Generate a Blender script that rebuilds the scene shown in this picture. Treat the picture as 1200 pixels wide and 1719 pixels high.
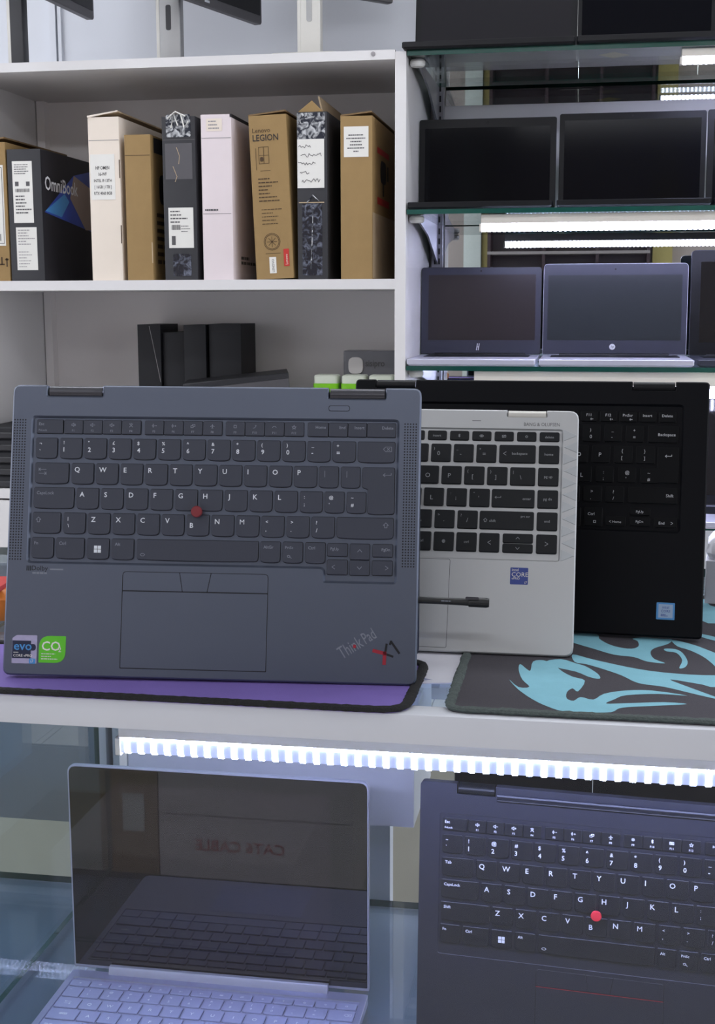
import bpy, bmesh, math, random
from mathutils import Vector, Matrix
from mathutils.geometry import tessellate_polygon

for o in list(bpy.data.objects):
    bpy.data.objects.remove(o, do_unlink=True)
SC = bpy.context.scene
COL = SC.collection
rad = math.radians


def lin(c):
    """sRGB 0-255 -> linear"""
    out = []
    for v in c[:3]:
        v = v / 255.0
        out.append(v / 12.92 if v <= 0.04045 else ((v + 0.055) / 1.055) ** 2.4)
    return (*out, 1.0)


# ------------------------------------------------------------------ camera
YAW, PITCH, ROLL = rad(9.8), rad(9.05), rad(-0.14)
fw = Vector((-math.sin(YAW) * math.cos(PITCH), math.cos(YAW) * math.cos(PITCH), -math.sin(PITCH)))
rt = Vector((math.cos(YAW), math.sin(YAW), 0))
up = rt.cross(fw)
rt2 = rt * math.cos(ROLL) + up * math.sin(ROLL)
up2 = up * math.cos(ROLL) - rt * math.sin(ROLL)
cam_data = bpy.data.cameras.new('camera')
cam_data.sensor_fit = 'VERTICAL'
cam_data.sensor_height = 36.0
cam_data.lens = 2200 * 36.0 / 1719
cam_data.clip_start = 0.02
cam = bpy.data.objects.new('camera', cam_data)
COL.objects.link(cam)
m = Matrix((rt2, up2, -fw)).transposed().to_4x4()
m.translation = Vector((0, 0, 1.2))
cam.matrix_world = m
SC.camera = cam

# ------------------------------------------------------------------ world, exposure, ceiling light
SC.view_settings.view_transform = 'Standard'
SC.view_settings.look = 'None'
SC.view_settings.exposure = 0.42
SC.view_settings.gamma = 1.0
SC.view_settings.use_curve_mapping = False
world = bpy.data.worlds.new('world')
SC.world = world
world.use_nodes = True
bg = world.node_tree.nodes['Background']
bg.inputs['Color'].default_value = (0.60, 0.62, 0.68, 1)
bg.inputs['Strength'].default_value = 2.0
LAMP_STRENGTH = 8.2      # ceiling lamp panels
LED_STRENGTH = 74.0       # led battens
LAMPS = [(-1.5, 2.15, 1.2, 0.22), (0.1, 2.15, 1.2, 0.22), (1.6, 2.15, 1.2, 0.22),
         (-1.7, 0.1, 1.2, 0.22), (-1.5, -1.6, 1.2, 0.22), (0.2, -2.0, 1.2, 0.22)]
ADDED_TUBES = [(-1.75, 1.45, 1.95), (-0.45, 1.45, 1.95), (0.85, 1.45, 1.95)]      # unseen tubes added above the counter to light shelves and top edges
ADDED_TUBE_STRENGTH = 10.0
CEIL = 2.75
SC.cycles.max_bounces = 10
SC.cycles.transparent_max_bounces = 16
SC.cycles.caustics_reflective = False
SC.cycles.caustics_refractive = False


# ------------------------------------------------------------------ materials
def nodes_of(m):
    m.use_nodes = True
    nt = m.node_tree
    return nt, nt.nodes['Principled BSDF']


def pmat(name, c, rough=0.5, metal=0.0, var=0.06, vscale=60.0, bump=0.0, bscale=400.0, spec=0.5, coat=0.0, ior=None):
    """procedural principled: colour broken up by noise, fine bump"""
    m = bpy.data.materials.new(name)
    nt, b = nodes_of(m)
    tc = nt.nodes.new('ShaderNodeTexCoord')
    n = nt.nodes.new('ShaderNodeTexNoise')
    n.inputs['Scale'].default_value = vscale
    n.inputs['Detail'].default_value = 3
    nt.links.new(tc.outputs['Object'], n.inputs['Vector'])
    mix = nt.nodes.new('ShaderNodeMix')
    mix.data_type = 'RGBA'
    lc = lin(c)
    mix.inputs[6].default_value = tuple(v * (1 - var) for v in lc[:3]) + (1,)
    mix.inputs[7].default_value = tuple(min(1, v * (1 + var)) for v in lc[:3]) + (1,)
    nt.links.new(n.outputs['Fac'], mix.inputs[0])
    nt.links.new(mix.outputs[2], b.inputs['Base Color'])
    b.inputs['Roughness'].default_value = rough
    b.inputs['Metallic'].default_value = metal
    b.inputs['Specular IOR Level'].default_value = spec
    b.inputs['Coat Weight'].default_value = coat
    if ior:
        b.inputs['IOR'].default_value = ior
    if bump:
        n2 = nt.nodes.new('ShaderNodeTexNoise')
        n2.inputs['Scale'].default_value = bscale
        nt.links.new(tc.outputs['Object'], n2.inputs['Vector'])
        bp = nt.nodes.new('ShaderNodeBump')
        bp.inputs['Strength'].default_value = bump
        bp.inputs['Distance'].default_value = 0.001
        nt.links.new(n2.outputs['Fac'], bp.inputs['Height'])
        nt.links.new(bp.outputs['Normal'], b.inputs['Normal'])
    return m


def emat(name, c, strength):
    m = bpy.data.materials.new(name)
    nt, b = nodes_of(m)
    b.inputs['Base Color'].default_value = (0.8, 0.8, 0.8, 1)
    b.inputs['Emission Color'].default_value = lin(c)
    b.inputs['Emission Strength'].default_value = strength
    return m


def glass_mat(name, tint, ior=1.45, gloss_tint=(1, 1, 1, 1)):
    m = bpy.data.materials.new(name)
    m.use_nodes = True
    nt = m.node_tree
    for n in list(nt.nodes):
        nt.nodes.remove(n)
    out = nt.nodes.new('ShaderNodeOutputMaterial')
    tr = nt.nodes.new('ShaderNodeBsdfTransparent')
    tr.inputs['Color'].default_value = tint
    gl = nt.nodes.new('ShaderNodeBsdfGlossy')
    gl.inputs['Roughness'].default_value = 0.0
    gl.inputs['Color'].default_value = gloss_tint
    lw = nt.nodes.new('ShaderNodeLayerWeight')            # Schlick reflectance, the same from both sides of the sheet
    lw.inputs['Blend'].default_value = 0.5
    pw = nt.nodes.new('ShaderNodeMath'); pw.operation = 'POWER'; pw.inputs[1].default_value = 5.0
    nt.links.new(lw.outputs['Facing'], pw.inputs[0])
    f0 = ((ior - 1) / (ior + 1)) ** 2
    fr = nt.nodes.new('ShaderNodeMath'); fr.operation = 'MULTIPLY_ADD'
    fr.inputs[1].default_value = 1 - f0; fr.inputs[2].default_value = f0
    nt.links.new(pw.outputs[0], fr.inputs[0])
    mx = nt.nodes.new('ShaderNodeMixShader')
    nt.links.new(fr.outputs[0], mx.inputs[0])
    nt.links.new(tr.outputs[0], mx.inputs[1])
    nt.links.new(gl.outputs[0], mx.inputs[2])
    nt.links.new(mx.outputs[0], out.inputs[0])
    return m


M = {}
M['wall'] = pmat('wall_paint', (214, 217, 224), 0.7, var=0.02, vscale=3, bump=0.05)
M['melamine'] = pmat('white_melamine', (216, 214, 214), 0.45, var=0.02, vscale=8)
M['melamine_dull'] = pmat('grey_white_board', (240, 235, 233), 0.55, var=0.03, vscale=4)
M['rail_white'] = pmat('cream_edge_board', (208, 211, 218), 0.35, var=0.02, vscale=20)
M['counter'] = pmat('pale_counter_glass', (176, 184, 196), 0.12, var=0.03, vscale=10)
M['floor'] = pmat('floor_tile_beige', (206, 201, 193), 0.35, var=0.06, vscale=4)
M['ceiling'] = pmat('ceiling_white', (215, 214, 210), 0.8, var=0.02)
M['opp_wall'] = pmat('opposite_wall_grey', (168, 158, 154), 0.7, var=0.06, vscale=3)
M['maroon'] = pmat('dark_maroon_laminate', (52, 36, 42), 0.4, var=0.15, vscale=6)
M['maroon_line'] = pmat('shelf_lip_grey', (140, 134, 134), 0.5)
M['yellow_strip'] = pmat('yellowed_strip', (170, 158, 96), 0.5)
M['yellow_card'] = pmat('yellow_card', (196, 172, 40), 0.6)
M['pillar'] = pmat('pillar_white', (205, 214, 210), 0.5)
M['lamp'] = emat('ceiling_lamp_glow', (245, 248, 255), LAMP_STRENGTH)
M['tube'] = emat('added_tube_glow', (247, 249, 255), ADDED_TUBE_STRENGTH)
M['lampframe'] = pmat('lamp_frame', (210, 210, 212), 0.4)
M['led_cream'] = pmat('led_housing_cream', (226, 220, 210), 0.4, var=0.02)
M['led_diff'] = emat('led_diffuser_glow', (196, 206, 255), 0.62)
M['led_diff'].node_tree.nodes['Principled BSDF'].inputs['Base Color'].default_value = (0.10, 0.11, 0.16, 1)
M['led_dot'] = emat('led_chip_glow', (190, 198, 255), LED_STRENGTH)
M['led_rack'] = emat('led_rack_glow', (226, 232, 255), 3.0)
M['led_dot_rack'] = emat('led_rack_chip_glow', (206, 210, 255), 55.0)
M['glass'] = glass_mat('clear_glass', (0.90, 0.965, 0.94, 1))
M['glass_case'] = glass_mat('case_glass', (0.95, 0.975, 0.985, 1), 1.35)
M['glass_side'] = glass_mat('case_side_glass', (0.88, 0.95, 0.97, 1), 1.5)
M['case_board'] = pmat('blue_grey_board', (116, 126, 142), 0.5, var=0.03, vscale=6)
M['glass_top'] = glass_mat('counter_top_glass', (0.80, 0.88, 0.93, 1), 1.5)
M['glass_edge'] = pmat('glass_edge_green', (26, 74, 66), 0.12, var=0.25, vscale=30)
M['mirror'] = pmat('mirror_silver', (212, 216, 216), 0.01, metal=1.0, var=0.01)
M['steel'] = pmat('zinc_rail', (150, 150, 156), 0.35, metal=0.7, var=0.1)
M['slot'] = pmat('slot_black', (18, 18, 20), 0.7)
M['cap'] = pmat('white_rubber_cap', (222, 222, 218), 0.5)

M['f_deck'] = pmat('storm_grey_aluminium', (98, 105, 121), 0.34, metal=0.6, var=0.015, vscale=60)
M['f_key'] = pmat('storm_grey_key', (52, 56, 69), 0.45, var=0.02, vscale=60)
M['f_legend'] = pmat('legend_light_grey', (214, 220, 228), 0.6, var=0.02)
M['f_legend_dim'] = pmat('legend_dim_grey', (122, 128, 140), 0.6, var=0.02)
M['gap'] = pmat('key_gap_dark', (14, 15, 20), 0.7)
M['f_hinge'] = pmat('hinge_grey', (78, 78, 84), 0.3, metal=0.6)
M['red_cap'] = pmat('pointing_stick_dark_red', (120, 34, 42), 0.6, bump=0.3, bscale=2500)
M['red_bright'] = pmat('pointing_stick_red', (216, 40, 58), 0.55, bump=0.3, bscale=2500)
M['hp_deck'] = pmat('natural_silver', (184, 186, 188), 0.40, metal=0.4, var=0.015, vscale=60)
M['hp_key'] = pmat('black_key', (17, 20, 25), 0.5, var=0.04, vscale=60, spec=0.3)
M['hp_legend'] = pmat('legend_grey', (150, 154, 158), 0.6)
M['hp_tri'] = pmat('silver_facet', (174, 178, 182), 0.35, metal=0.35, var=0.02)
M['dell_deck'] = pmat('graphite_deck', (5, 6, 12), 0.6, var=0.03, vscale=60, spec=0.15)
M['dell_key'] = pmat('graphite_key', (3, 4, 8), 0.55, var=0.03, vscale=60, spec=0.15)
M['dell_legend'] = pmat('legend_white', (200, 202, 208), 0.6)
M['lr_deck'] = pmat('slate_black_deck', (34, 35, 46), 0.45, var=0.015, vscale=40)
M['lr_key'] = pmat('slate_black_key', (19, 20, 28), 0.45, var=0.02, vscale=40)
M['lr_legend'] = pmat('legend_bright_white', (214, 216, 226), 0.6)
M['ll_deck'] = pmat('ice_silver_deck', (178, 179, 208), 0.35, metal=0.4, var=0.015, vscale=60)
M['ll_key'] = pmat('ice_silver_key', (176, 178, 212), 0.5, var=0.015, vscale=60)
M['ll_legend'] = pmat('legend_pale', (246, 247, 255), 0.6)
M['screen'] = pmat('glossy_black_screen', (10, 11, 14), 0.06, var=0.05, ior=1.5)
M['screen_mirror'] = pmat('mirror_gloss_screen', (6, 6, 8), 0.0, var=0.05, ior=1.7)
M['screen_matte'] = pmat('matte_dark_screen', (26, 25, 30), 0.4, var=0.05, spec=0.2)
M['screen_brown'] = pmat('brownish_matte_screen', (40, 34, 36), 0.3, var=0.05)
M['screen_green'] = pmat('greyish_matte_screen', (35, 40, 44), 0.3, var=0.05)
M['screen_ar'] = pmat('coated_black_screen', (6, 7, 14), 0.1, var=0.05, ior=1.22)
M['bezel'] = pmat('black_bezel', (15, 16, 20), 0.4, var=0.05, spec=0.25)
M['bezel_navy'] = pmat('navy_grey_bezel', (48, 50, 64), 0.4, var=0.04)
M['lid_silver'] = pmat('lid_silver_rim', (188, 188, 204), 0.35, metal=0.35)
M['plastic_dark'] = pmat('dark_plastic', (38, 38, 42), 0.45, var=0.06)
M['plastic_grey'] = pmat('grey_plastic', (80, 78, 82), 0.5, var=0.05)
M['stand_silver'] = pmat('stand_silver', (150, 150, 150), 0.35, metal=0.5, var=0.03)
M['stand_light'] = pmat('stand_light_silver', (196, 194, 188), 0.4, metal=0.3, var=0.03)
M['logo_silver'] = pmat('logo_silver', (210, 212, 220), 0.3)
M['kraft'] = pmat('kraft_cardboard', (150, 122, 78), 0.75, var=0.08, vscale=40, bump=0.15, bscale=300)
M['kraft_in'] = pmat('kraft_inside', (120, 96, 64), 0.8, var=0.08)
M['kraft_light'] = pmat('kraft_worn_pale', (182, 160, 130), 0.75, var=0.08, vscale=50)
M['carton_pale'] = pmat('pale_beige_carton', (176, 172, 158), 0.75, var=0.06, vscale=20)
M['white_card'] = pmat('white_carton', (228, 216, 202), 0.65, var=0.03, vscale=30)
M['pink_card'] = pmat('pinkish_white_carton', (222, 210, 212), 0.6, var=0.03, vscale=30)
M['black_card'] = pmat('black_carton', (44, 44, 48), 0.6, var=0.1, vscale=40)
M['navy_card'] = pmat('midnight_carton', (20, 19, 28), 0.55, var=0.1, vscale=40)
M['deep_black'] = pmat('deep_black_carton', (14, 15, 22), 0.6, var=0.1)
M['paper'] = pmat('label_paper', (224, 222, 216), 0.7, var=0.02)
M['ink'] = pmat('ink_grey', (86, 84, 86), 0.7)
M['ink_black'] = pmat('ink_black', (34, 32, 34), 0.7)
M['ink_brown'] = pmat('ink_brown', (72, 52, 30), 0.7)
M['ink_pale'] = pmat('ink_pale', (150, 146, 148), 0.7)
M['red_ink'] = pmat('red_ink', (186, 44, 38), 0.6)
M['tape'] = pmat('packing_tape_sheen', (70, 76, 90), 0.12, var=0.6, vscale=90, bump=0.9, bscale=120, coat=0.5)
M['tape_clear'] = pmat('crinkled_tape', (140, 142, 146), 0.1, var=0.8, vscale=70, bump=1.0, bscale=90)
def paint_glints(m, dark, light, lo, hi, scale):
    """creased film: whitish wrinkles and their shiny highlights painted into the colour"""
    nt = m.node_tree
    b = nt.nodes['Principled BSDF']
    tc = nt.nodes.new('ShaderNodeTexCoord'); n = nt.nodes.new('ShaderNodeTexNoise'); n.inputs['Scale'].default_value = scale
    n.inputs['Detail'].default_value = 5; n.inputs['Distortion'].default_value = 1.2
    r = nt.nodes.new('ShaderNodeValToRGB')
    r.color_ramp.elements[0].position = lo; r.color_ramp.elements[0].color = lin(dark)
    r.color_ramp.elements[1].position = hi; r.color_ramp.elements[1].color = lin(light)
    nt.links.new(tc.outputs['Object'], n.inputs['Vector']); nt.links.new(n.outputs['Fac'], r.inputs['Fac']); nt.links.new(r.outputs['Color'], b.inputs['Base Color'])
paint_glints(M['tape_clear'], (40, 44, 54), (196, 198, 200), .44, .64, 75)  # pale end of the ramp paints the tape's crinkle highlights
paint_glints(M['tape'], (18, 22, 34), (112, 118, 134), .46, .74, 85)
M['white_ink'] = pmat('white_print', (222, 224, 228), 0.6)
M['blue_print'] = pmat('blue_print', (44, 72, 168), 0.4, var=0.5, vscale=12)
M['tan_print'] = pmat('tan_print', (158, 140, 128), 0.5)
M['green_plastic'] = pmat('lime_green_plastic', (128, 204, 30), 0.35, var=0.05)
M['white_cap'] = pmat('white_cap', (218, 224, 208), 0.45)
M['clear_pack'] = pmat('grey_blister', (126, 126, 132), 0.25, var=0.05)
M['purple_pad'] = pmat('purple_cloth', (122, 102, 178), 0.7, var=0.12, vscale=25, bump=0.3, bscale=1500)
M['black_stitch'] = pmat('black_stitching', (16, 16, 18), 0.85, var=0.3, vscale=500, bump=1.0, bscale=900)
M['pad_dark'] = pmat('charcoal_cloth', (58, 55, 62), 0.8, var=0.15, vscale=600, bump=0.6, bscale=1400)
M['pad_stitch'] = pmat('grey_green_stitching', (74, 84, 82), 0.85, var=0.35, vscale=450, bump=1.0, bscale=800)
M['teal_print'] = pmat('turquoise_print', (126, 184, 200), 0.75, var=0.08, vscale=60, bump=0.3, bscale=1500)
M['sticker_silver'] = pmat('foil_silver', (182, 180, 214), 0.25, metal=0.5, var=0.15, vscale=200)
M['sticker_navy'] = pmat('sticker_navy', (26, 34, 62), 0.4)
M['sticker_blue'] = pmat('sticker_blue', (30, 56, 140), 0.35)
M['sticker_sky'] = pmat('sticker_sky', (70, 140, 200), 0.35)
M['sticker_green'] = pmat('sticker_green', (92, 190, 40), 0.45)
M['sticker_pale'] = pmat('sticker_pale_blue', (150, 172, 200), 0.4)
M['dark_red_ink'] = pmat('dark_red_ink', (150, 30, 48), 0.45)
M['pen_black'] = pmat('pen_black', (26, 28, 30), 0.4)
M['orange_pack'] = pmat('orange_packet', (230, 120, 40), 0.4, var=0.6, vscale=40)
M['poly_white'] = pmat('white_poly_bag', (222, 222, 232), 0.3, var=0.05)


# ------------------------------------------------------------------ mesh helpers
def area2(p):
    return sum(p[i][0] * p[(i + 1) % len(p)][1] - p[(i + 1) % len(p)][0] * p[i][1] for i in range(len(p))) * 0.5


def ccw(p):
    return list(p) if area2(p) > 0 else list(reversed(p))


def rpoly(pts, r, n=3):
    """round polygon corners; r is a number or a list; keeps convex and concave corners"""
    pts = ccw(pts)
    N = len(pts)
    rs = r if isinstance(r, (list, tuple)) else [r] * N
    out = []
    for i in range(N):
        p = Vector(pts[i]); a = Vector(pts[i - 1]); b = Vector(pts[(i + 1) % N])
        da = (a - p); db = (b - p)
        R = min(rs[i], da.length * 0.49, db.length * 0.49)
        if R < 1e-7:
            out.append(tuple(p)); continue
        p1 = p + da.normalized() * R
        p2 = p + db.normalized() * R
        for k in range(n + 1):
            t = k / n
            out.append(tuple(p1 * (1 - t) ** 2 + p * 2 * t * (1 - t) + p2 * t * t))
    return out


def rrect(x0, y0, x1, y1, r, n=3):
    return rpoly([(x0, y0), (x1, y0), (x1, y1), (x0, y1)], r, n)


def offset(poly, d):
    """inset a ccw polygon by d (mitre)"""
    N = len(poly); out = []
    for i in range(N):
        a = Vector(poly[i - 1]); p = Vector(poly[i]); b = Vector(poly[(i + 1) % N])
        e1 = (p - a); e2 = (b - p)
        if e1.length < 1e-9: e1 = e2
        if e2.length < 1e-9: e2 = e1
        n1 = Vector((-e1.y, e1.x)).normalized(); n2 = Vector((-e2.y, e2.x)).normalized()
        nn = n1 + n2
        if nn.length < 1e-6: nn = n1
        nn.normalize()
        s = max(0.4, nn.dot(n1))
        q = p + nn * (d / s)
        out.append((q.x, q.y))
    return out


def xy(u, v, e=0.0):
    return (u, v, e)


def front(u, v, e=0.0):      # carton front face (normal -y)
    return (u, -e, v)


class MB:
    def __init__(s):
        s.v = []; s.f = []; s.m = []

    def add(s, vs, fs, mi=0):
        o = len(s.v)
        s.v += [tuple(p) for p in vs]
        s.f += [tuple(i + o for i in f) for f in fs]
        s.m += [mi] * len(fs)
        return s

    def box(s, x0, x1, y0, y1, z0, z1, mi=0, edge_mi=None):
        vs = [(x0, y0, z0), (x1, y0, z0), (x1, y1, z0), (x0, y1, z0), (x0, y0, z1), (x1, y0, z1), (x1, y1, z1), (x0, y1, z1)]
        em = mi if edge_mi is None else edge_mi
        th = min(x1 - x0, y1 - y0, z1 - z0)            # the thin axis carries the broad faces
        for sz, fs in ((z1 - z0, [(0, 3, 2, 1), (4, 5, 6, 7)]), (y1 - y0, [(0, 1, 5, 4), (2, 3, 7, 6)]), (x1 - x0, [(1, 2, 6, 5), (3, 0, 4, 7)])):
            s.add(vs, fs, mi if sz == th else em)
        return s

    def flat(s, poly, mp=xy, e=0.0, mi=0, holes=()):
        loops = [ccw(poly)] + [list(reversed(ccw(h))) for h in holes]
        pts = [p for l in loops for p in l]
        if not holes and len(poly) <= 4:
            fs = [tuple(range(len(poly)))]
        else:
            fs = [t for t in tessellate_polygon([[Vector((p[0], p[1], 0)) for p in l] for l in loops])]
        s.add([mp(p[0], p[1], e) for p in pts], fs, mi)
        return s

    def loft(s, rings, cap0=True, cap1=True, mi=0):
        """rings: lists of equal-length 3d loops"""
        n = len(rings[0]); o = len(s.v)
        for r in rings: s.v += [tuple(p) for p in r]
        fs = []
        for k in range(len(rings) - 1):
            for i in range(n):
                j = (i + 1) % n
                fs.append((o + k * n + i, o + k * n + j, o + (k + 1) * n + j, o + (k + 1) * n + i))
        if cap0: fs.append(tuple(o + i for i in reversed(range(n))))
        if cap1: fs.append(tuple(o + (len(rings) - 1) * n + i for i in range(n)))
        s.f += fs; s.m += [mi] * len(fs)
        return s

    def prism(s, poly, z0, z1, ch=0.0, holes=(), hole_slope=0.0, bot_inset=0.0, mp=xy, mi=0, through=False):
        """extruded outline with a chamfered top edge, sloped holes and an inset underside"""
        poly = ccw(poly)
        top = offset(poly, ch) if ch else poly
        bot = offset(poly, bot_inset) if bot_inset else poly
        rings = [[mp(p[0], p[1], z0) for p in bot]]
        if bot_inset: rings.append([mp(p[0], p[1], z0 + bot_inset * 0.9) for p in poly])
        if ch: rings.append([mp(p[0], p[1], z1 - ch) for p in poly])
        rings.append([mp(p[0], p[1], z1) for p in top])
        if not holes:
            return s.loft(rings, mi=mi)
        s.loft(rings, cap0=not through, cap1=False, mi=mi)
        s.flat(top, mp, z1, mi, holes)
        if through: s.flat(bot, mp, z0, mi, holes)
        for h in holes:
            h = ccw(h)
            inner = offset(h, hole_slope) if hole_slope else h
            s.loft([[mp(p[0], p[1], z1) for p in h], [mp(p[0], p[1], z0) for p in inner]], False, False, mi)
        return s

    def tube(s, path, r, n=8, mi=0, rs=None):
        rings = []
        P = [Vector(p) for p in path]
        for i, p in enumerate(P):
            d = (P[min(i + 1, len(P) - 1)] - P[max(i - 1, 0)]).normalized()
            a = Vector((0, 0, 1)) if abs(d.z) < 0.9 else Vector((1, 0, 0))
            u = d.cross(a).normalized(); w = u.cross(d)
            R = rs[i] if rs else r
            rings.append([p + u * (R * math.cos(2 * math.pi * k / n)) + w * (R * math.sin(2 * math.pi * k / n)) for k in range(n)])
        return s.loft(rings, mi=mi)

    def lathe(s, prof, cx=0, cy=0, n=14, mi=0):
        return s.loft([[(cx + r * math.cos(2 * math.pi * k / n), cy + r * math.sin(2 * math.pi * k / n), z) for k in range(n)] for r, z in prof], mi=mi)

    def strokes(s, lines, w, mp=xy, e=0.0, mi=0):
        for ln in lines:
            for a, b in zip(ln[:-1], ln[1:]):
                a = Vector(a); b = Vector(b); d = b - a
                if d.length < 1e-9: continue
                d.normalize(); nn = Vector((-d.y, d.x)) * w * 0.5; a2 = a - d * w * 0.3; b2 = b + d * w * 0.3
                q = [a2 + nn, a2 - nn, b2 - nn, b2 + nn]
                s.add([mp(p.x, p.y, e) for p in q], [(0, 1, 2, 3)], mi)
        return s

    def text(s, t, size, x, y, mp=xy, e=0.0, align='L', mi=0, rot=0.0, sx=1.0, shear=0.0, bold=False):
        vs, fs, wd = text2d(('*' + t) if bold else t)
        off = {'L': 0, 'C': -wd * 0.5, 'R': -wd}[align]
        c, sn = math.cos(rot), math.sin(rot)
        out = []
        for a, b in vs:
            px = ((a + off) * sx + b * shear) * size; py = b * size
            out.append(mp(x + px * c - py * sn, y + px * sn + py * c, e))
        s.add(out, fs, mi)
        return s

    def mesh(s, name, mats, solid=True):
        me = bpy.data.meshes.new(name)
        me.from_pydata(s.v, [], s.f)
        for mt in mats: me.materials.append(M[mt] if isinstance(mt, str) else mt)
        me.polygons.foreach_set('material_index', s.m)
        if solid:
            bm = bmesh.new(); bm.from_mesh(me)
            bmesh.ops.remove_doubles(bm, verts=bm.verts, dist=1e-7)
            bmesh.ops.recalc_face_normals(bm, faces=bm.faces)
            bm.to_mesh(me); bm.free()
            me.polygons.foreach_set('use_smooth', [True] * len(me.polygons))
            me.set_sharp_from_angle(angle=rad(32))
        me.update()
        return me

    def build(s, name, mats, parent=None, solid=True, loc=None, rot=None):
        if isinstance(mats, str): mats = [mats]
        return place(name, s.mesh(name, mats, solid), parent, loc, rot)


def place(name, me, parent=None, loc=None, rot=None):
    o = bpy.data.objects.new(name, me)
    COL.objects.link(o)
    if parent: o.parent = parent
    if loc: o.location = loc
    if rot: o.rotation_euler = rot
    return o


def tag(o, label, cat, group=None):
    o['label'] = label; o['category'] = cat
    if group: o['group'] = group
    return o


def thing(name, label, cat, loc=(0, 0, 0), rotz=0.0, group=None):
    o = bpy.data.objects.new(name, None)
    o.empty_display_size = 0.05
    COL.objects.link(o)
    o.location = loc; o.rotation_euler = (0, 0, rotz)
    return tag(o, label, cat, group)


def struct(o):
    o['kind'] = 'structure'
    return o


_T = {}


def warm(strings):
    todo = [s for s in dict.fromkeys(strings) if s not in _T]
    obs = []
    for t in todo:
        cu = bpy.data.curves.new('t', 'FONT'); cu.body = t[1:] if len(t) > 1 and t[0] == '*' else t; cu.size = 1.0; cu.offset = 0.012 if len(t) > 1 and t[0] == '*' and t != '*M' else 0.0; cu.resolution_u = 2
        ob = bpy.data.objects.new('t', cu); COL.objects.link(ob); obs.append(ob)
    bpy.context.view_layer.update()
    dg = bpy.context.evaluated_depsgraph_get()
    for t, ob in zip(todo, obs):
        me = bpy.data.meshes.new_from_object(ob.evaluated_get(dg))
        vs = [(v.co.x, v.co.y) for v in me.vertices]
        fs = [tuple(p.vertices) for p in me.polygons]
        x0 = min([v[0] for v in vs], default=0); wd = max([v[0] for v in vs], default=0) - x0
        _T[t] = ([(a - x0, b) for a, b in vs], fs, wd)
        bpy.data.meshes.remove(me)
    for ob in obs:
        cu = ob.data; bpy.data.objects.remove(ob); bpy.data.curves.remove(cu)


def text2d(t):
    if t not in _T: warm([t])
    return _T[t]


_W = (list('QWERTYUIOPASDFGHJKLZXCVBNM1234567890!@#$%^&*()-_=+[]{};:\'",.<>/?\\|`~£€¬') +
     ['Esc', 'FnLock', 'Home', 'End', 'Insert', 'Delete', 'CapsLock', 'Fn', 'Ctrl', 'Alt', 'AltGr', 'Alt Gr', 'PrtSc', 'PgUp', 'PgDn',
      'Tab', 'Shift', 'Enter', 'Backspace', 'F1', 'F2', 'F3', 'F4', 'F5', 'F6', 'F7', 'F8', 'F9', 'F10', 'F11', 'F12',
      'insert', 'delete', 'backspace', 'home', 'pg up', 'pg dn', 'enter', 'end', 'shift', 'ctrl', 'alt', 'fn', 'tab', 'caps lock', 'prt scr', 'PrtScr',
      'LEGION', 'Lenovo', 'OmniBook', 'HP OMEN', '16-WF', 'INTEL I9 13TH', '[ 16GB | 1TB ]', 'RTX 4060 8GB', 'evo', 'CO', '2', 'intel',
      'CORE', 'vPRO', 'i7', 'ThinkPad', 'Think', 'Pad', 'Dolby', 'BANG & OLUFSEN', 'CAT6 CABLE', 'Pause', 'hp', 'LENOVO', 'sisipro', 'CORE vPRO'])
warm(_W + ['*' + t for t in _W])

R_ = random.Random(5)


def print_rows(mb, x0, y0, x1, y1, rows, mp, e, mi=0, fill=0.5, seed=1, gaps=True):
    """small blocks that read as printed lines"""
    r = random.Random(seed)
    h = (y1 - y0) / rows
    for i in range(rows):
        y = y1 - (i + 0.5) * h
        L = x0; end = x0 + (x1 - x0) * r.uniform(0.45, 1.0)
        while L < end - 1e-4:
            w = min((x1 - x0) * r.uniform(0.06, 0.2), end - L)
            q = [(L, y - h * fill / 2), (L + w, y - h * fill / 2), (L + w, y + h * fill / 2), (L, y + h * fill / 2)]
            mb.add([mp(p[0], p[1], e) for p in q], [(0, 1, 2, 3)], mi)
            L += w + (x1 - x0) * 0.025
    return mb


def barcode(mb, x0, y0, x1, y1, mp, e, mi=0, seed=2):
    r = random.Random(seed); x = x0
    while x < x1:
        w = (x1 - x0) * r.choice((0.012, 0.02, 0.035))
        mb.add([mp(x, y0, e), mp(x + w, y0, e), mp(x + w, y1, e), mp(x, y1, e)], [(0, 1, 2, 3)], mi)
        x += w + (x1 - x0) * r.choice((0.015, 0.03))
    return mb


def rectp(x0, y0, x1, y1):
    return [(x0, y0), (x1, y0), (x1, y1), (x0, y1)]

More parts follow.
